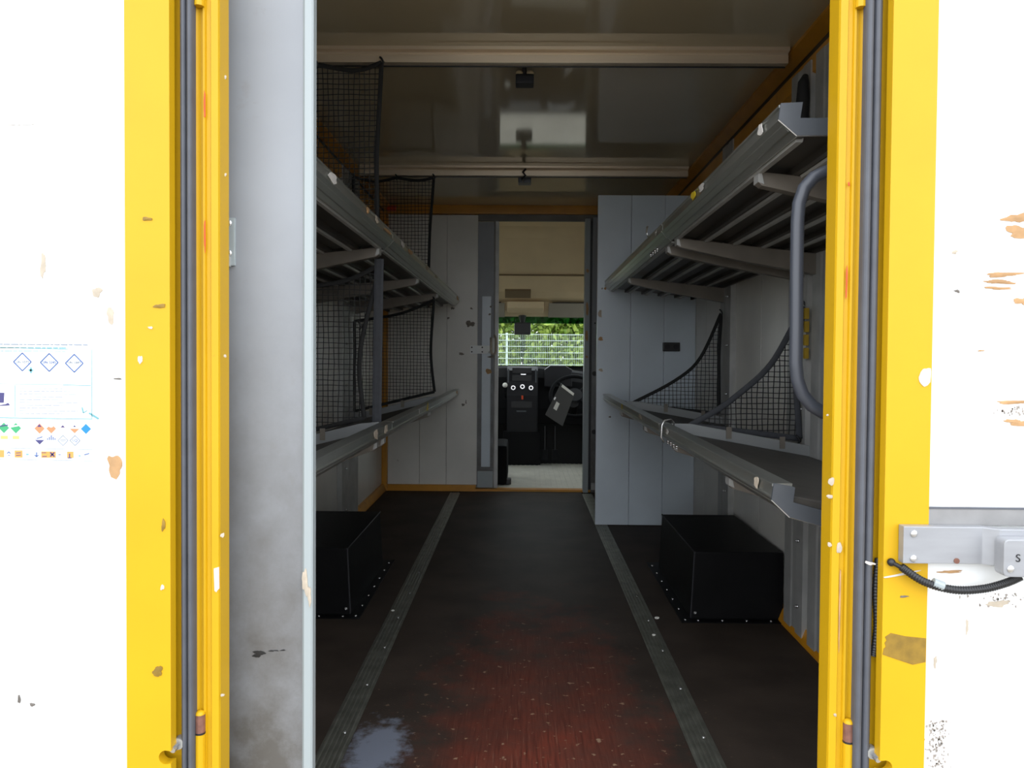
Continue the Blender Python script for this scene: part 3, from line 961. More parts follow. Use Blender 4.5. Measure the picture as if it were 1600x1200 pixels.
rp = thing('partition_board', (0.715, 4.61, 0), 'tall bluish-white board beside the cab doorway behind the right shelves', 'partition')
for a, b in ((0.430, 0.622), (0.624, 0.815), (0.817, 0.998)):
    MB().box(a, b, 4.60, 4.625, 0.004, 1.905).build('board', PART, rp, bevel=0.002)
for i, (x, z, w, h, m) in enumerate(((0.447, 1.225, 0.022, 0.06, CHIP), (0.452, 1.08, 0.035, 0.025, BRN), (0.475, 1.37, 0.014, 0.02, BRN), (0.458, 1.37, 0.01, 0.012, STAIN), (0.455, 0.90, 0.03, 0.02, CHIP), (0.51, 0.63, 0.015, 0.012, STAIN))):
    flake('residue_mark', (x, 4.60, z), X1, Z1, (0, -1, 0), w, h, m, rp, seed=220 + i, jag=0.5)

so = thing('wall_socket', (0.856, 4.597, 1.015), 'small black double socket on the bluish-white board', 'socket')
MB().box(0.808, 0.905, 4.578, 4.599, 1.012, 1.062).build('socket_body', BLK, so, bevel=0.004)
for x in (0.832, 0.88):
    MB().cyl((x, 4.5785, 1.037), (x, 4.575, 1.037), 0.016, 14).build('socket_face', DASH2, so)

# ================================================================== FOLDING SHELVES
def shelf(side, level, y0, y1, za, zb, xf, tilt, brackets, label, bars=(), end_plate=None, mat_deck=False, u_end=0.505, chips=(), hooks=()):
    s = 1 if side == 'right' else -1
    top = lambda y: za + (zb - za)*(y - Y_A)/(Y_B - Y_A)
    F = lambda u, y, v: (xf + s*u, y, top(y) + v)
    tt = tan(radians(tilt))
    yc = (y0 + y1)/2
    t = thing('folding_shelf', (xf + s*0.25, yc, top(yc) - 0.16), label, 'shelf', 'folding parcel shelves along the %s wall' % side)
    prof = [(0.0, 0.0), (0.036, 0.0), (0.034, -0.026), (0.034, -0.058), (0.030, -0.0585), (0.020, -0.049), (0.016, -0.049), (0.006, -0.039), (0.006, -0.0365), (-0.002, -0.0285), (-0.002, -0.026), (0.0015, -0.0245), (0.0015, -0.007), (-0.002, -0.005), (-0.002, -0.001)]
    MB().prism(prof, 'y', y0, y1, F).build('front_rail', ALU, t)
    n = 5
    w = (u_end - 0.0345)/n
    for k in range(n):
        a = 0.0345 + k*w
        b = a + w - 0.002
        vt = lambda u: -0.027 - tt*(u - 0.0345)
        r = 0.013
        pl = [(a, vt(a)), (b, vt(b)), (b, vt(b) - 0.030), (b - r, vt(b) - 0.030), (b - r, vt(b) - 0.014), (a + r, vt(a) - 0.014), (a + r, vt(a) - 0.030), (a, vt(a) - 0.030)]
        pk = MB().prism(pl, 'y', y0 + 0.002, y1 - 0.002, F).build('plank', ALUD, t)
        MB().prism([(a + 0.001, vt(a) - 0.028), (a + 0.017, vt(a) - 0.028), (a + 0.015, vt(a) - 0.036), (a + 0.003, vt(a) - 0.036)], 'y', y0 + 0.02, y1 - 0.02, F).build('rib', STEEL, pk)
    vt = lambda u: -0.027 - tt*(u - 0.0345)
    if mat_deck:
        MB().prism([(0.036, vt(0.036)), (u_end, vt(u_end)), (u_end, vt(u_end) + 0.004), (0.036, vt(0.036) + 0.004)], 'y', y0 + 0.004, y1 - 0.004, F).build('deck_mat', DRK, t)
    for yb, w_ in brackets:
        ub = u_end + 0.01
        poly = [(0.040, vt(0.04) - 0.031), (ub, vt(ub) - 0.031), (ub, vt(ub) - 0.031 - 0.070), (0.25, vt(0.25) - 0.031 - 0.052), (0.048, vt(0.048) - 0.031 - 0.030), (0.040, vt(0.04) - 0.031 - 0.024)]
        br = MB().prism(poly, 'y', yb, yb + w_, F).build('bracket', BRKT, t, bevel=0.002)
        p = F(0.041, yb - 0.001, vt(0.04) - 0.045)
        MB().prism([(0.0385, vt(0.04) - 0.033), (0.046, vt(0.04) - 0.033), (0.052, vt(0.05) - 0.058), (0.0385, vt(0.04) - 0.054)], 'y', yb - 0.002, yb + w_ + 0.002, F).build('bracket_tip', STEEL, br)
        for u in (0.085, 0.115):
            inst('bolt', BOLT, F(u, yb + w_ + 0.012, vt(u) - 0.0305), t)
    for yb in bars:
        MB().prism([(0.038, vt(0.038) + 0.004), (u_end, vt(u_end) + 0.004), (u_end, vt(u_end) + 0.040), (0.10, vt(0.10) + 0.040), (0.038, vt(0.038) + 0.030)], 'y', yb, yb + 0.016, F).build('cross_bar', BARM, t, bevel=0.002)
        for u in (0.22, 0.40):
            MB().prism([(u, vt(u) + 0.012), (u + 0.018, vt(u) + 0.012), (u + 0.018, vt(u) + 0.052), (u, vt(u) + 0.052)], 'y', yb - 0.004, yb + 0.0, F).build('bar_clip', BRKT, t)
    if end_plate:
        ep = end_plate
        MB().prism(ep, 'y', y0 - 0.006, y0, F).build('end_plate', GREYM, t)
        MB().tube([F(*((p[0], y0 - 0.004, p[1]))) for p in ep[-3:]], 0.0016, 6).build('plate_edge', SCRW, t)
    for i, (y, v, l, h, m) in enumerate(chips):
        if v > -0.026:
            flake('label_scrap', F(-0.0015, y, v), Y1, Z1, (-s, 0, 0), l, h, m, t, seed=int(y*991) + i, jag=0.45)
        else:
            flake('label_scrap', F(0.012 + (-0.0435 - v)*-1.0, y, v - 0.002), Y1, (s*0.7, 0, -0.7), (-s*0.7, 0, -0.7), l, h, m, t, seed=int(y*991) + i, jag=0.45)
    for yh, kind_ in hooks:
        if kind_ == 'loop':
            MB().tube([F(-0.004, yh, -0.052), F(-0.014, yh, -0.035), F(-0.012, yh, 0.004), F(-0.004, yh, 0.020), F(0.020, yh + 0.02, 0.022), F(0.034, yh + 0.04, 0.010), F(0.036, yh + 0.05, -0.004)], 0.003, 6).build('wire_hook', SCRW, t, smooth=True)
        else:
            MB().tube([F(0.0, yh, 0.0), F(-0.006, yh, 0.018), F(-0.002, yh + 0.02, 0.042), F(0.006, yh + 0.05, 0.048)], 0.003, 6).build('wire_hook', SCRW, t, smooth=True)
        for k in range(4):
            inst('bolt', BOLT, F(0.022, yh - 0.08 + 0.05*k, -0.0515), t)
    return t


Y_A, Y_B = 1.48, 4.60
LOW = [(0.0, 0.001), (0.039, -0.006), (0.036, -0.034), (0.088, -0.048), (0.49, -0.125), (0.49, -0.155), (0.088, -0.078), (0.030, -0.062), (-0.004, -0.030)]
UPP = [(0.0, 0.001), (0.040, 0.003), (0.036, -0.026), (0.45, -0.024), (0.45, -0.050), (0.030, -0.058), (-0.004, -0.029)]
W_, Y_ = CHIPW, LABY
shelf('right', 'upper', 1.486, 2.715, 1.460, 1.412, 0.472, 6, [(1.75, 0.03), (2.66, 0.035)], 'upper right shelf section nearest the door, with bent grey end plate', end_plate=UPP,
      chips=[(1.60, -0.013, 0.035, 0.030, W_), (1.585, -0.040, 0.03, 0.02, W_), (2.12, -0.012, 0.07, 0.022, W_), (2.22, -0.012, 0.07, 0.026, Y_)])
shelf('right', 'upper', 2.725, 4.585, 1.460, 1.412, 0.472, 6, [(2.83, 0.035), (3.86, 0.035)], 'upper right shelf section farther in, ending at the bluish-white board',
      chips=[(2.72 + 0.12, -0.013, 0.05, 0.02, W_), (4.3, -0.04, 0.09, 0.015, BRN)], hooks=[(3.02, 'hook')])
shelf('right', 'lower', 1.486, 2.715, 0.759, 0.764, 0.470, 10, [(1.95, 0.03), (2.66, 0.03)], 'lower right shelf section nearest the door, grey plate on its end', bars=(2.69,), end_plate=LOW, mat_deck=True,
      chips=[(1.585, -0.014, 0.035, 0.026, CHIP), (1.595, -0.042, 0.035, 0.02, CHIP), (1.95, -0.040, 0.03, 0.012, W_), (1.78, -0.042, 0.05, 0.012, W_), (2.56, -0.013, 0.045, 0.022, W_)], hooks=[(2.60, 'loop')])
shelf('right', 'lower', 2.725, 4.585, 0.759, 0.764, 0.470, 10, [(3.3, 0.03), (4.1, 0.03)], 'lower right shelf section farther in, between the two triangular nets', bars=(3.865,), mat_deck=True,
      chips=[(3.15, -0.013, 0.09, 0.022, CHIP), (3.72, -0.012, 0.05, 0.028, Y_), (3.9, -0.014, 0.04, 0.012, W_), (4.35, -0.042, 0.3, 0.014, BRN)])
Y_A, Y_B = 1.74, 5.60
shelf('left', 'upper', 1.56, 2.735, 1.417, 1.384, -0.446, 6, [(1.80, 0.03), (2.69, 0.035)], 'upper left shelf section nearest the door, half behind the grey board',
      chips=[(1.86, -0.014, 0.10, 0.026, W_), (1.90, -0.040, 0.03, 0.015, W_), (2.28, -0.010, 0.05, 0.02, BRN), (2.42, -0.013, 0.06, 0.024, CHIP), (2.62, -0.016, 0.16, 0.012, BRN)])
shelf('left', 'upper', 2.745, 5.62, 1.417, 1.384, -0.446, 6, [(3.7, 0.035), (4.56, 0.035)], 'upper left shelf section farther in, reaching the white bulkhead',
      chips=[(2.95, -0.012, 0.08, 0.026, W_), (3.15, -0.013, 0.14, 0.02, BRN), (3.7, -0.013, 0.10, 0.024, CHIP), (4.1, -0.013, 0.12, 0.015, CHIP), (5.45, -0.02, 0.2, 0.03, BRN)])
shelf('left', 'lower', 1.56, 2.735, 0.765, 0.735, -0.446, 14, [(2.66, 0.03)], 'lower left shelf section nearest the door, half behind the grey board', bars=(2.69,), mat_deck=True,
      chips=[(2.42, -0.014, 0.075, 0.036, CHIP), (2.6, -0.014, 0.06, 0.036, CHIP)])
shelf('left', 'lower', 2.745, 5.62, 0.765, 0.735, -0.446, 14, [(2.80, 0.03), (4.2, 0.03)], 'lower left shelf section farther in, reaching the white bulkhead', bars=(4.50,), mat_deck=True,
      chips=[(3.45, -0.014, 0.05, 0.03, W_), (3.75, -0.012, 0.07, 0.04, Y_), (5.45, -0.014, 0.10, 0.03, BRN)])


# ================================================================== CARGO NETS
def smooth_poly(pts, n=10):
    P = [Vector((p[0], p[1])) for p in pts]
    out = []
    for i in range(len(P) - 1):
        p0, p1, p2, p3 = P[max(i - 1, 0)], P[i], P[i + 1], P[min(i + 2, len(P) - 1)]
        for k in range(n):
            t = k/n
            out.append(0.5*((2*p1) + (-p0 + p2)*t + (2*p0 - 5*p1 + 4*p2 - p3)*t*t + (-p0 + 3*p1 - 3*p2 + p3)*t**3))
    out.append(P[-1])
    return [(p.x, p.y) for p in out]


def net(y0, edges, cell, label, group, hooks=(), amp=0.012, band=0.0085, r=0.0017, bandm=NETM, straps=()):
    """edges: four open polylines (x,z) that chain into a closed outline"""
    ed = [smooth_poly(e) for e in edges]
    poly = [p for e in ed for p in e[:-1]]
    xs = [p[0] for p in poly]; zs = [p[1] for p in poly]
    xa, xb, za_, zb_ = min(xs), max(xs), min(zs), max(zs)
    Yf = lambda x, z: y0 + amp*sin(pi*(x - xa)/(xb - xa))*sin(pi*(z - za_)/(zb_ - za_)) + 0.003*sin(23*x + 17*z)
    t = thing('cargo_net', ((xa + xb)/2, y0, za_), label, 'net', group)
    mb = MB()

    def scan(c, axis):
        hit = []
        n = len(poly)
        for i in range(n):
            a, b = poly[i], poly[(i + 1) % n]
            if (a[axis] - c)*(b[axis] - c) < 0:
                k = (c - a[axis])/(b[axis] - a[axis])
                hit.append(a[1 - axis] + k*(b[1 - axis] - a[1 - axis]))
        return sorted(hit)
    for axis, lo, hi in ((0, xa, xb), (1, za_, zb_)):
        c = lo + cell*0.5
        while c < hi:
            h = scan(c, axis)
            for a, b in zip(h[::2], h[1::2]):
                if b - a < 0.005: continue
                m = max(2, int((b - a)/0.05))
                pts = []
                for i in range(m + 1):
                    o = a + (b - a)*i/m
                    x, z = (c, o) if axis == 0 else (o, c)
                    wob = 0.0015*sin(31*o + c*90)
                    if axis == 0: x += wob
                    else: z += wob
                    pts.append((x, Yf(x, z), z))
                mb.tube(pts, r, 4, cap=False)
            c += cell
    mb.build('netting', NETM, t, kind='stuff')
    for e in ed:
        MB().tube([(x, Yf(x, z), z) for x, z in e], band, 8, ry=0.0035, up=(0, 1, 0)).build('edge_band', bandm, t, smooth=True)
    for x, z in hooks:
        MB().tube([(x, y0, z - 0.012), (x + 0.008, y0 - 0.004, z), (x, y0 - 0.004, z + 0.014), (x - 0.006, y0, z + 0.020)], 0.004, 6).build('hook', BLK, t, smooth=True)
    for a, b, m in straps:
        MB().tube([a, tuple((Vector(a) + Vector(b))/2), b], 0.016, 6, ry=0.002, up=(0, 1, 0)).build('strap', m, t)
    return t


ud = lambda x, y: 1.417 - 0.0085*(y - 1.74) - 0.027 - tan(radians(6))*(abs(x) - 0.48) + 0.016
ld = lambda x, y: 0.765 - 0.0078*(y - 1.74) - 0.027 - tan(radians(14))*(abs(x) - 0.48) + 0.046
rdk = lambda x: 0.762 - 0.027 - tan(radians(10))*(abs(x) - 0.505) + 0.050
GL = 'black cargo nets across the left shelves'
GR = 'triangular cargo nets over the lower right shelf'
yn = 2.842
net(yn, [[(-0.506, 2.022), (-0.60, 1.996), (-0.739, 2.014)], [(-0.739, 2.014), (-0.86, 1.990), (-0.965, 2.012)], [(-0.965, 2.012), (-0.962, 1.65), (-0.962, ud(-0.962, yn))],
         [(-0.962, ud(-0.962, yn)), (-0.518, ud(-0.518, yn))], [(-0.518, ud(-0.518, yn)), (-0.522, 1.68), (-0.506, 2.022)]], 0.0185,
    'black net hanging from nearer ceiling rail above the upper left shelf', GL, hooks=((-0.506, 2.022), (-0.739, 2.014), (-0.962, 2.012)))
yn = 4.53
net(yn, [[(-0.508, 1.985), (-0.60, 1.968), (-0.72, 1.982)], [(-0.72, 1.982), (-0.84, 1.962), (-0.965, 1.985)], [(-0.965, 1.985), (-0.962, 1.65), (-0.962, ud(-0.962, yn))],
         [(-0.962, ud(-0.962, yn)), (-0.535, ud(-0.535, yn))], [(-0.535, ud(-0.535, yn)), (-0.530, 1.65), (-0.508, 1.985)]], 0.02,
    'black net hanging from farther ceiling rail above the upper left shelf', GL, hooks=((-0.508, 1.985), (-0.72, 1.982), (-0.962, 1.985)))
yn = 2.758
net(yn, [[(-0.49, 1.300), (-0.65, 1.235), (-0.962, 1.205)], [(-0.962, 1.205), (-0.960, 0.95), (-0.960, ld(-0.96, yn) + 0.01)],
         [(-0.960, ld(-0.96, yn) + 0.01), (-0.548, ld(-0.548, yn) + 0.008)], [(-0.548, ld(-0.548, yn) + 0.008), (-0.566, 0.93), (-0.548, 1.08), (-0.49, 1.300)]], 0.0185,
    'black net with grey strap under the upper left shelf, nearer one', GL, hooks=((-0.49, 1.300), (-0.565, 1.085)), straps=(((-0.496, 2.75, 1.318), (-0.502, 2.75, 0.752), WEB),))
yn = 4.55
net(yn, [[(-0.506, 1.292), (-0.70, 1.215), (-0.962, 1.17)], [(-0.962, 1.17), (-0.960, 0.9), (-0.960, ld(-0.96, yn) + 0.012)],
         [(-0.960, ld(-0.96, yn) + 0.012), (-0.500, ld(-0.5, yn) + 0.012)], [(-0.500, ld(-0.5, yn) + 0.012), (-0.522, 1.0), (-0.506, 1.292)]], 0.0195,
    'black net under the upper left shelf, farther one beside the bulkhead', GL, hooks=((-0.506, 1.292),))
yn = 3.89
net(yn, [[(0.965, 1.195), (0.83, 0.93), (0.532, rdk(0.532) - 0.03)], [(0.532, rdk(0.532) - 0.03), (0.962, rdk(0.962) + 0.004)], [(0.962, rdk(0.962) + 0.004), (0.958, 0.95), (0.965, 1.195)]], 0.0195,
    'farther triangular black net on the lower right shelf, by the white board', GR, hooks=((0.964, 1.195),), amp=0.006)
yn = 2.762
net(yn, [[(0.968, 1.165), (0.86, 0.965), (0.72, 0.835), (0.585, rdk(0.585) - 0.02)], [(0.585, rdk(0.585) - 0.02), (0.962, rdk(0.962) + 0.004)], [(0.962, rdk(0.962) + 0.004), (0.945, 0.95), (0.968, 1.165)]], 0.0185,
    'nearer triangular net on the lower right shelf, with wide grey band', GR, hooks=((0.968, 1.165), (0.955, 0.70)), amp=0.006, band=0.011, r=0.002, bandm=WEB)

# yellow lashing strap beside the nearer net, and a dark rolled strap high on the wall post
o = MB()
for k in range(4):
    o.box(0.957, 0.971, 2.715 - 0.004 + 0.002*(k % 2), 2.725 + 0.002*(k % 2), 0.985 + k*0.045, 1.022 + k*0.045)
tag(o.build('ratchet_strap', STRAPY), 'short yellow strap hanging on the right wall post beside the net', 'strap')
o = MB()
o.tube([(0.955, 2.74, 1.945), (0.945, 2.73, 1.92), (0.948, 2.74, 1.87), (0.942, 2.735, 1.80), (0.950, 2.74, 1.70)], [0.010, 0.018, 0.022, 0.024, 0.012], 10)
tag(o.build('rolled_net', NETM, smooth=True), 'black rolled-up net hanging on right wall post above the upper shelf', 'net')

# ================================================================== WHEEL ARCH BOXES
def wheel_box(s, label):
    t = thing('wheel_arch_box', (s*0.8, 3.3, 0.0), label, 'box', 'black wheel arch boxes on the load floor')
    xo = s*0.985
    y0, y1 = 2.975, 3.68
    h = 0.256
    b = [(s*0.640, y0), (xo, y0), (xo, y1), (s*0.640, y1)]
    tp = [(s*0.653, y0 + 0.006), (xo, y0 + 0.006), (xo, y1 - 0.006), (s*0.653, y1 - 0.006)]
    MB().hexa([(*p, 0.004) for p in b] + [(*p, h) for p in tp]).build('box_body', BLKB, t, bevel=0.005)
    MB().prism([(s*0.600, y0 - 0.035), (xo, y0 - 0.035), (xo, y1 + 0.10), (s*0.600, y1 + 0.10)], 'z', 0.0005, 0.004).build('floor_flange', BLKB, t)
    MB().tube([(s*0.6405, y0 - 0.001, 0.01), (s*0.6535, y0 + 0.004, h - 0.004)], 0.0035, 6).build('corner_bead', DASH2, t)
    MB().tube([(s*0.6535, y0 + 0.004, h - 0.002), (s*0.6535, y1 - 0.004, h - 0.002)], 0.0035, 6).build('edge_bead', DASH2, t)
    for k in range(7):
        inst('rivet', RIVET, (s*0.618, y0 - 0.012 + k*0.125, 0.005), t)
    for k in range(4):
        inst('rivet', RIVET, (s*(0.665 + k*0.09), y0 - 0.018, 0.005), t)
    inst('bolt', BOLT, (s*0.655, y0 - 0.003, 0.03), t, (-pi/2, 0, 0))
    return t


wheel_box(1, 'black sheet-metal wheel arch box under the lower right shelf')
wheel_box(-1, 'black sheet-metal wheel arch box under the lower left shelf')

# ================================================================== GRAB HANDLE
gh = thing('grab_handle', (0.52, 1.43, 0.89), 'bent dark grey tubular grab handle inside the right door post', 'handle')
P = [(0.600, 1.404, 1.325), (0.590, 1.425, 1.325), (0.565, 1.432, 1.330), (0.540, 1.432, 1.326), (0.517, 1.432, 1.315), (0.500, 1.432, 1.296), (0.491, 1.432, 1.268), (0.489, 1.432, 1.235)]
P += [(0.489, 1.432, 1.15), (0.490, 1.432, 1.05), (0.490, 1.432, 0.985), (0.493, 1.432, 0.955), (0.503, 1.432, 0.928), (0.520, 1.432, 0.908), (0.540, 1.432, 0.896), (0.565, 1.432, 0.891), (0.590, 1.425, 0.890), (0.600, 1.404, 0.890)]
MB().tube(P, 0.0118, 14).build('handle_tube', HAND, gh, smooth=True)
for z in (1.325, 0.890):
    MB().cyl((0.600, 1.396, z), (0.600, 1.405, z), 0.028, 16).build('mounting_flange', HAND, gh)

# ================================================================== CEILING FITTINGS
la = thing('ceiling_lamp', (0.0, 3.0, 2.03), 'small dark lamp on the ceiling just behind the nearer ceiling rail', 'lamp', 'small lamps on the ceiling')
MB().box(-0.032, 0.036, 2.99, 3.05, zc(3.02) - 0.078, zc(3.02) - 0.042).build('lamp_body', DASH2, la, bevel=0.006)
for x in (-0.018, 0.022):
    MB().sphere((x, 3.0, zc(3.02) - 0.037), 0.013, 10, 6, 1.1, 0.8, 0.7).build('lamp_lens', CREAM, la, smooth=True)
MB().tube([(0.002, 3.01, zc(3) - 0.0), (0.0, 2.99, zc(3) - 0.022), (0.002, 3.01, zc(3) - 0.045)], 0.008, 6).build('lamp_cable', BLK, la)
lb = thing('ceiling_lamp', (0.01, 4.68, 2.0), 'small lamp with black cable on the ceiling by the farther rail', 'lamp', 'small lamps on the ceiling')
MB().box(-0.03, 0.045, 4.62, 4.70, zc(4.66) - 0.078, zc(4.66) - 0.038).build('lamp_body', GREYM, lb, bevel=0.006)
MB().tube([(0.01, 4.66, zc(4.66) + 0.001), (0.01, 4.66, zc(4.66) - 0.04)], 0.01, 8).build('lamp_stem', BLK, lb)
MB().tube([(0.012, 4.55, 1.985 + 0.055), (-0.004, 4.535, 1.985 + 0.035), (0.012, 4.53, 2.0), (-0.008, 4.55, 1.985), (0.0, 4.62, 1.985)], 0.006, 6).build('lamp_cable', BLK, lb, smooth=True)
ml = MB().box(-0.965, -0.90, 5.645, 5.668, 1.993, 2.03).build('marker_lamp', ORNG, bevel=0.006)
tag(ml, 'small orange-red marker lamp in the far left upper corner', 'lamp')

# crumbs on the floor
for i, (x, y, w, lab) in enumerate(((-0.487, 3.02, 0.014, 'tiny white scrap lying on the left floor rail'), (0.515, 2.98, 0.020, 'small white scrap on the floor beside the right wheel arch box'), (0.472, 2.79, 0.014, 'tiny white scrap lying on the right floor rail'))):
    c = MB().sphere((x, y, 0.005 + (0.003 if i != 1 else 0)), w/2, 7, 4, 1, 0.9, 0.45)
    tag(c.build('paper_scrap', PAPER), lab, 'scrap')

# ================================================================== DRIVER'S CAB
cab = thing('floor_cab', (0, 6.6, 0), kind='structure')
cab.name = 'floor.001'
WPOS[cab.name] = Vector((0, 6.6, 0))
MB().box(-1.0, 1.0, YB + 0.05, 7.75, -0.06, -0.006).build('carpet', CARP, cab)
tp = MB().box(-0.50, 0.60, YB + 0.06, 7.14, -0.006, 0.0)
for k in range(27):
    tp.box(-0.49 + k*0.04, -0.476 + k*0.04, YB + 0.07, 7.13, 0.0, 0.0035)
tp.build('tread_plate', PLATE, cab)
cabw = thing('wall_cab', (0, 6.7, 0), kind='structure')
for s in (-1, 1):
    MB().box(min(s*1.0, s*1.04), max(s*1.0, s*1.04), YB + 0.05, 7.75, -0.06, 0.85).build('door_lining', DASH2, cabw)
    MB().box(min(s*1.0, s*1.04), max(s*1.0, s*1.04), YB + 0.05, 6.05, 0.85, 2.14).build('rear_pillar', CREAM, cabw)
    MB().box(min(s*1.0, s*1.04), max(s*1.0, s*1.04), 6.05, 7.75, 1.52, 2.14).build('side_header', CREAM, cabw)
    MB().box(min(s*0.92, s*1.04), max(s*0.92, s*1.04), 6.90, 6.98, 0.85, 1.52).build('windscreen_pillar', CREAM, cabw)
MB().box(-1.0, 1.0, 7.25, 7.30, -0.06, 0.86).build('firewall', CARP, cabw)
# headliner with its folds, pocket and lamp console
hl = [(5.80, 2.02), (6.12, 2.015), (6.22, 1.98), (6.30, 1.90), (6.46, 1.655), (6.475, 1.628), (6.49, 1.632), (6.60, 1.50), (6.66, 1.455), (6.77, 1.425), (6.80, 1.355), (6.85, 1.305)]
ceilcab = thing('ceiling_cab', (0, 6.4, 1.3), kind='structure')
ceilcab.name = 'ceiling.001'
WPOS[ceilcab.name] = Vector((0, 6.4, 1.3))
MB().prism(hl + [(6.87, 1.34), (6.83, 1.48), (6.5, 2.0), (6.2, 2.10), (5.80, 2.10)], 'x', -1.0, 1.0).build('headliner', CREAM, ceilcab)
MB().box(-1.04, 1.04, 5.76, 6.6, 2.10, 2.13).build('roof_skin', OUTW, ceilcab)
MB().prism([(6.585, 1.525), (6.66, 1.46), (6.64, 1.45), (6.575, 1.505)], 'x', -0.145, 0.068).build('pocket_mouth', CREAMD, ceilcab)
MB().tube([(x, 6.474 - 0.004, 1.6245) for x in (-0.95, 0.0, 0.95)], 0.007, 6).build('liner_seam', CREAMD, ceilcab)
MB().prism([(6.68, 1.425), (6.80, 1.405), (6.82, 1.355), (6.77, 1.333), (6.70, 1.372)], 'x', -0.13, 0.18).build('lamp_console', CREAM, ceilcab, bevel=0.01)
MB().cyl((-0.06, 6.715, 1.385), (-0.06, 6.700, 1.385), 0.012, 10).build('red_button', REDM, ceilcab)
for i, (a, b, lab) in enumerate(((0.22, 0.78, 'flat grey-beige sun visor folded up on the right of the windscreen'), (-0.80, -0.15, 'flat grey-beige sun visor folded up on the left of the windscreen'))):
    v = thing('sun_visor', ((a + b)/2, 6.85, 1.30), lab, 'visor', 'sun visors above the windscreen')
    MB().prism([(6.70, 1.412), (6.72, 1.418), (6.835, 1.308), (6.825, 1.298)], 'x', a, b).build('visor_flap', VISM, v, bevel=0.004)
    MB().cyl((a + 0.03, 6.71, 1.415), (b - 0.03, 6.71, 1.415), 0.007, 8).build('visor_rod', DASH2, v)

# windscreen
win = thing('window_1', (0, 7.3, 0.86), kind='structure')
wt, wb = (6.85, 1.305), (7.22, 0.872)
L2 = lambda k: (wt[0] + (wb[0] - wt[0])*k, wt[1] + (wb[1] - wt[1])*k)


def pane(k0, k1, x0, x1, m, name):
    a, b = L2(k0), L2(k1)
    MB().prism([a, b, (b[0] + 0.004, b[1] + 0.004), (a[0] + 0.004, a[1] + 0.004)], 'x', x0, x1).build(name, m, win)


pane(0.0, 0.13, -0.95, 0.95, GLASST, 'tint_band')
pane(0.13, 1.0, -0.95, 0.95, GLASS, 'glass_pane')
MB().prism([L2(0.985), L2(1.03), (7.27, 0.85), (7.25, 0.875)], 'x', -0.98, 0.98).build('lower_frame', BLK, win)
for n_, s in ((2, -1), (3, 1)):
    o = MB().box(min(s*1.015, s*1.021), max(s*1.015, s*1.021), 6.05, 6.90, 0.85, 1.52).build('window_%d' % n_, GLASS)
    struct(o)
    o = MB().prism([(6.98, 0.86), (7.20, 0.86), (6.98, 1.14)], 'x', s*1.015, s*1.021).build('window_%d' % (n_ + 2), GLASS)
    struct(o)

mir = thing('rear_view_mirror', (0.0, 6.82, 1.15), 'black boxy rear-view mirror hanging at the top of the windscreen', 'mirror')
MB().box(-0.068, 0.072, 6.80, 6.83, 1.150, 1.255).build('mirror_housing', BLK, mir, bevel=0.008)
MB().cyl((0.0, 6.825, 1.25), (0.0, 6.84, 1.31), 0.02, 10, 0.035).build('mirror_stem', BLK, mir)

# dashboard
da = thing('dashboard', (0, 7.3, 0.30), 'black van dashboard with centre console below the windscreen', 'dashboard')
crv = [(-0.98, 0.80), (-0.6, 0.862), (-0.1, 0.880), (0.15, 0.876), (0.40, 0.850), (0.60, 0.825), (0.98, 0.76)]
mb = MB()
for (xa_, z0_), (xb_, z1_) in zip(crv[:-1], crv[1:]):
    def sec(x, z): return [(x, 7.10, 0.36), (x, 7.06, 0.50), (x, 7.05, z - 0.10), (x, 7.10, z - 0.02), (x, 7.14, z), (x, 7.215, z - 0.005), (x, 7.23, 0.36)]
    a, b = sec(xa_, z0_), sec(xb_, z1_)
    n = len(a)
    mb.add(a + b, [(i, (i + 1) % n, (i + 1) % n + n, i + n) for i in range(n)] + ([tuple(range(n))] if xa_ == -0.98 else []) + ([tuple(range(n, 2*n))] if xb_ == 0.98 else []))
mb.build('dash_body', DASH, da, smooth=False)
MB().prism([(6.98, 0.30), (6.95, 0.45), (6.94, 0.62), (6.99, 0.84), (7.05, 0.872), (7.10, 0.872), (7.10, 0.30)], 'x', -0.130, 0.140).build('centre_console', DASH2, da, bevel=0.008)
MB().prism([(7.10, 0.0), (7.02, 0.0), (6.98, 0.30), (7.10, 0.30)], 'x', -0.16, 0.17).build('console_foot', DASH, da, bevel=0.01)


def con(z):   # console face depth at height z
    return 6.94 + (z - 0.62)*0.05/0.22 if z > 0.62 else 6.94 + (0.62 - z)*0.06


for x in (-0.118, 0.122):
    MB().box(x - 0.006, x + 0.006, con(0.8) - 0.015, con(0.8) + 0.01, 0.69, 0.855).build('silver_trim', GREYM, da)
MB().box(-0.085, 0.085, con(0.83) - 0.010, con(0.83) + 0.01, 0.815, 0.865).build('vent', BLK, da, bevel=0.003)
rad_ = MB().box(-0.085, 0.085, con(0.775) - 0.012, con(0.775) + 0.01, 0.745, 0.800).build('radio', BLK, da, bevel=0.003)
MB().box(-0.01, 0.035, con(0.80) - 0.016, con(0.80) - 0.004, 0.803, 0.810).build('radio_light_bar', CHR, rad_)
for x, z in ((-0.075, 0.690), (0.005, 0.700), (0.080, 0.690)):
    y = con(z)
    kn = MB().cyl((x, y - 0.014, z), (x, y + 0.012, z), 0.020, 16).build('heater_knob', CHR, da)
    MB().cyl((x, y - 0.020, z), (x, y - 0.013, z), 0.012, 12).build('knob_cap', BLK, kn)
MB().box(-0.003, 0.014, con(0.6) - 0.010, con(0.6) + 0.01, 0.588, 0.622).build('hazard_button', REDM, da, bevel=0.003)
MB().box(-0.09, 0.09, con(0.54) - 0.004, con(0.54) + 0.02, 0.515, 0.570).build('tray_mouth', BLK, da)
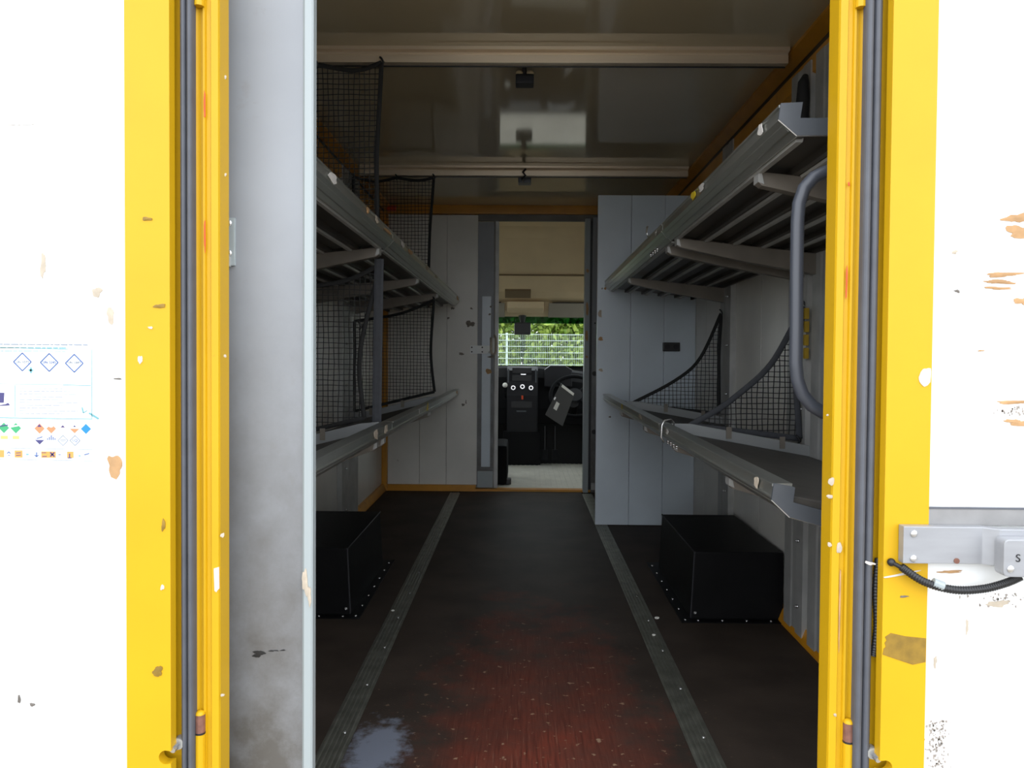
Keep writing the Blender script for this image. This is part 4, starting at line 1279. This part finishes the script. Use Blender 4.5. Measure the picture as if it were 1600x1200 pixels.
MB().box(-0.045, 0.04, con(0.49) - 0.006, con(0.49) + 0.01, 0.478, 0.490).build('tray_label', GREYM, da)
MB().prism([(0.20, 0.70), (0.20, 0.85), (0.25, 0.885), (0.38, 0.885), (0.44, 0.85), (0.44, 0.70)], 'y', 6.98, 7.12).build('instrument_hood', DASH2, da, bevel=0.01)
MB().cyl((0.45, 6.93, 0.56), (0.45, 7.08, 0.46), 0.045, 12).build('steering_column', DASH, da)
MB().cyl((-0.148, 7.06, 0.60), (-0.146, 6.93, 0.70), 0.009, 8).build('gear_lever', BLK, da)
MB().sphere((-0.146, 6.925, 0.712), 0.022, 12, 8).build('gear_knob', PAPER, da, smooth=True)

sw = thing('steering_wheel', (0.42, 6.78, 0.45), 'black steering wheel on the right side of the cab', 'steering wheel')
ctr = Vector((0.45, 6.78, 0.63))
ax = Vector((0, -0.80, 0.60)).normalized()
e1 = Vector((1, 0, 0)); e2 = ax.cross(e1)
MB().tube([ctr + e1*(0.205*cos(a)) + e2*(0.205*sin(a)) for a in [2*pi*k/32 for k in range(33)]], 0.016, 10, cap=False).build('wheel_rim', SEATM, sw, smooth=True)
MB().cyl(ctr - ax*0.02, ctr + ax*0.025, 0.065, 18).build('wheel_hub', DASH2, sw)
for k in (0, 1, 2, 3):
    a = pi/4 + k*pi/2
    MB().cyl(ctr, ctr + e1*(0.2*cos(a)) + e2*(0.2*sin(a)), 0.014, 8).build('wheel_spoke', SEATM, sw)

cb = thing('clipboard', (0.36, 6.60, 0.39), 'dark clipboard with white paper edge leaning tilted on the steering wheel', 'clipboard')
cbp = [(0.328, 0.742), (0.440, 0.658), (0.340, 0.388), (0.196, 0.482)]
lean = lambda z: 6.585 + (z - 0.39)*0.20
vs = [(x, lean(z), z) for x, z in cbp] + [(x, lean(z) + 0.012, z) for x, z in cbp]
MB().hexa(vs).build('board', CLIPM, cb, bevel=0.003)


def cbq(u, v):   # u across the top edge, v down
    a, b, c_, d_ = [Vector(p) for p in cbp]
    p = (a*(1 - u) + b*u)*(1 - v) + (d_*(1 - u) + c_*u)*v
    return p


def cbpatch(u0, u1, v0, v1, m, name):
    ps = [cbq(u0, v0), cbq(u1, v0), cbq(u1, v1), cbq(u0, v1)]
    MB().hexa([(p.x, lean(p.y) - 0.003, p.y) for p in ps] + [(p.x, lean(p.y) + 0.001, p.y) for p in ps]).build(name, m, cb)


cbpatch(0.10, 0.97, 0.0, 0.075, PAPER, 'paper_edge')
cbpatch(0.22, 0.42, 0.50, 0.72, PAPER, 'paper_note')
cbpatch(0.02, 0.10, 0.42, 0.50, CHR, 'clip')

st = thing('passenger_seat', (-0.42, 6.05, 0), 'black seat seen by its side beside the cab doorway', 'seat')
MB().box(-0.60, -0.105, 5.95, 6.45, 0.0, 0.30).build('seat_base', SEATM, st, bevel=0.03)
MB().box(-0.60, -0.075, 5.97, 6.02, 0.0, 0.05).build('seat_rail', BLK, st, bevel=0.01)
MB().box(-0.62, -0.20, 5.92, 6.48, 0.30, 0.44).build('seat_cushion', SEATM, st, bevel=0.04)
MB().box(-0.62, -0.24, 5.84, 5.98, 0.40, 1.02).build('seat_back', SEATM, st, bevel=0.04)

# pedals
pd = thing('pedal_set', (0.22, 7.06, 0.02), 'dark foot pedals in the right footwell of the cab', 'pedals')
for x in (0.18, 0.27):
    MB().hexa([(x, 7.00, 0.05), (x + 0.055, 7.00, 0.05), (x + 0.055, 7.015, 0.05), (x, 7.015, 0.05), (x, 7.03, 0.14), (x + 0.055, 7.03, 0.14), (x + 0.055, 7.045, 0.14), (x, 7.045, 0.14)]).build('pedal', DASH, pd, bevel=0.004)
    MB().cyl((x + 0.027, 7.035, 0.10), (x + 0.027, 7.045, 0.345), 0.008, 8).build('pedal_arm', BLK, pd)

# ================================================================== OUTSIDE
struct(MB().box(-60, 60, -40, 20.5, -0.75, -0.65).build('ground', ASPH))
struct(MB().box(-60, 60, 20.5, 60, -0.74, -0.62).build('grass_strip', GRASS))

fe = thing('wire_fence', (1, 22, -0.62), 'pale welded wire mesh fence seen through the windscreen', 'fence')
for k in range(-4, 6):
    xp = -0.424 + 2.5*k
    MB().box(xp - 0.033, xp + 0.033, 22.02, 22.08, -0.62, 1.53).build('fence_post', FENM, fe)
    if k == 5: break
    mb = MB()
    z = 1.49
    while z > -0.6:
        mb.box(xp, xp + 2.5, 21.985, 21.995, z - 0.007, z + 0.007)
        mb.box(xp, xp + 2.5, 22.005, 22.015, z - 0.007, z + 0.007)
        z -= 0.166
    x = xp + 0.025
    while x < xp + 2.5:
        mb.box(x - 0.003, x + 0.003, 21.995, 22.005, -0.55, 1.515)
        x += 0.05
    mb.build('mesh_panel', FENM, fe, kind='stuff')


def tree(x, y, h, w, m, label, seed, n=6500):
    r = random.Random(seed)
    t = thing('leafy_tree', (x, y, -0.62), label, 'tree', 'green trees beyond the fence')
    MB().tube([(x, y, -0.62), (x + 0.1, y, 0.6), (x - 0.05, y + 0.1, h*0.55)], [0.14, 0.10, 0.05], 8).build('trunk', BARK, t, smooth=True)
    mb = MB()
    blobs = [(x + r.uniform(-w, w)*0.6, y + r.uniform(-w, w)*0.45, r.uniform(-0.2, h - 0.9), r.uniform(0.55, 1.0)) for _ in range(22)]
    for k in range(n):
        bx, by, bz, br = blobs[k % len(blobs)]
        d = Vector((r.gauss(0, 1), r.gauss(0, 1), r.gauss(0, 1))).normalized()*br*(r.random()**0.4)
        c = Vector((bx, by, bz)) + d
        c = Vector((min(max(c.x, x - 1.2), x + 1.2), min(max(c.y, y - 1.25), y + 1.25), max(c.z, -0.45)))
        if r.random() < 0.5: c.z = r.uniform(-0.45, h*0.8); c.x = x + r.uniform(-1.2, 1.2)
        a = Vector((r.gauss(0, 1), r.gauss(0, 1), r.gauss(0, 1))).normalized()
        b = a.cross(Vector((r.gauss(0, 1), r.gauss(0, 1), r.gauss(0, 1)))).normalized()
        l, q_ = r.uniform(0.06, 0.13), r.uniform(0.04, 0.08)
        mb.add([c - a*l, c - b*q_, c + a*l, c + b*q_], [(0, 1, 2, 3)])
    me = bpy.data.meshes.new('foliage')
    base = Vector((x, y, -0.5))
    me.from_pydata([Vector(p) - base for p in mb.v], [], mb.f)
    me.materials.append(m)
    o = bpy.data.objects.new('foliage', me)
    COL.objects.link(o)
    place(o, base, t)
    o['kind'] = 'stuff'


for i, (x, y, h, m, lab) in enumerate((
        (-3.9, 25.0, 4.6, LEAF2, 'mid green tree just beyond the fence, left of the view'),
        (-1.3, 25.0, 4.4, LEAF1, 'bright green tree just beyond the fence, behind the pale fence post'),
        (1.3, 25.0, 4.5, LEAF1, 'bright green tree just beyond the fence, right half of the windscreen'),
        (3.9, 25.0, 4.6, LEAF2, 'mid green tree just beyond the fence, right behind the door jamb'),
        (-2.6, 28.0, 5.4, LEAF2, 'darker green tree in the back row, left of the fence post'),
        (0.0, 28.0, 5.2, LEAF2, 'darker green tree in the back row, behind the rear-view mirror'),
        (2.6, 28.0, 5.4, LEAF2, 'darker green tree in the back row, behind the right door jamb'))):
    tree(x, y, h, 1.35, m, lab, 300 + i)
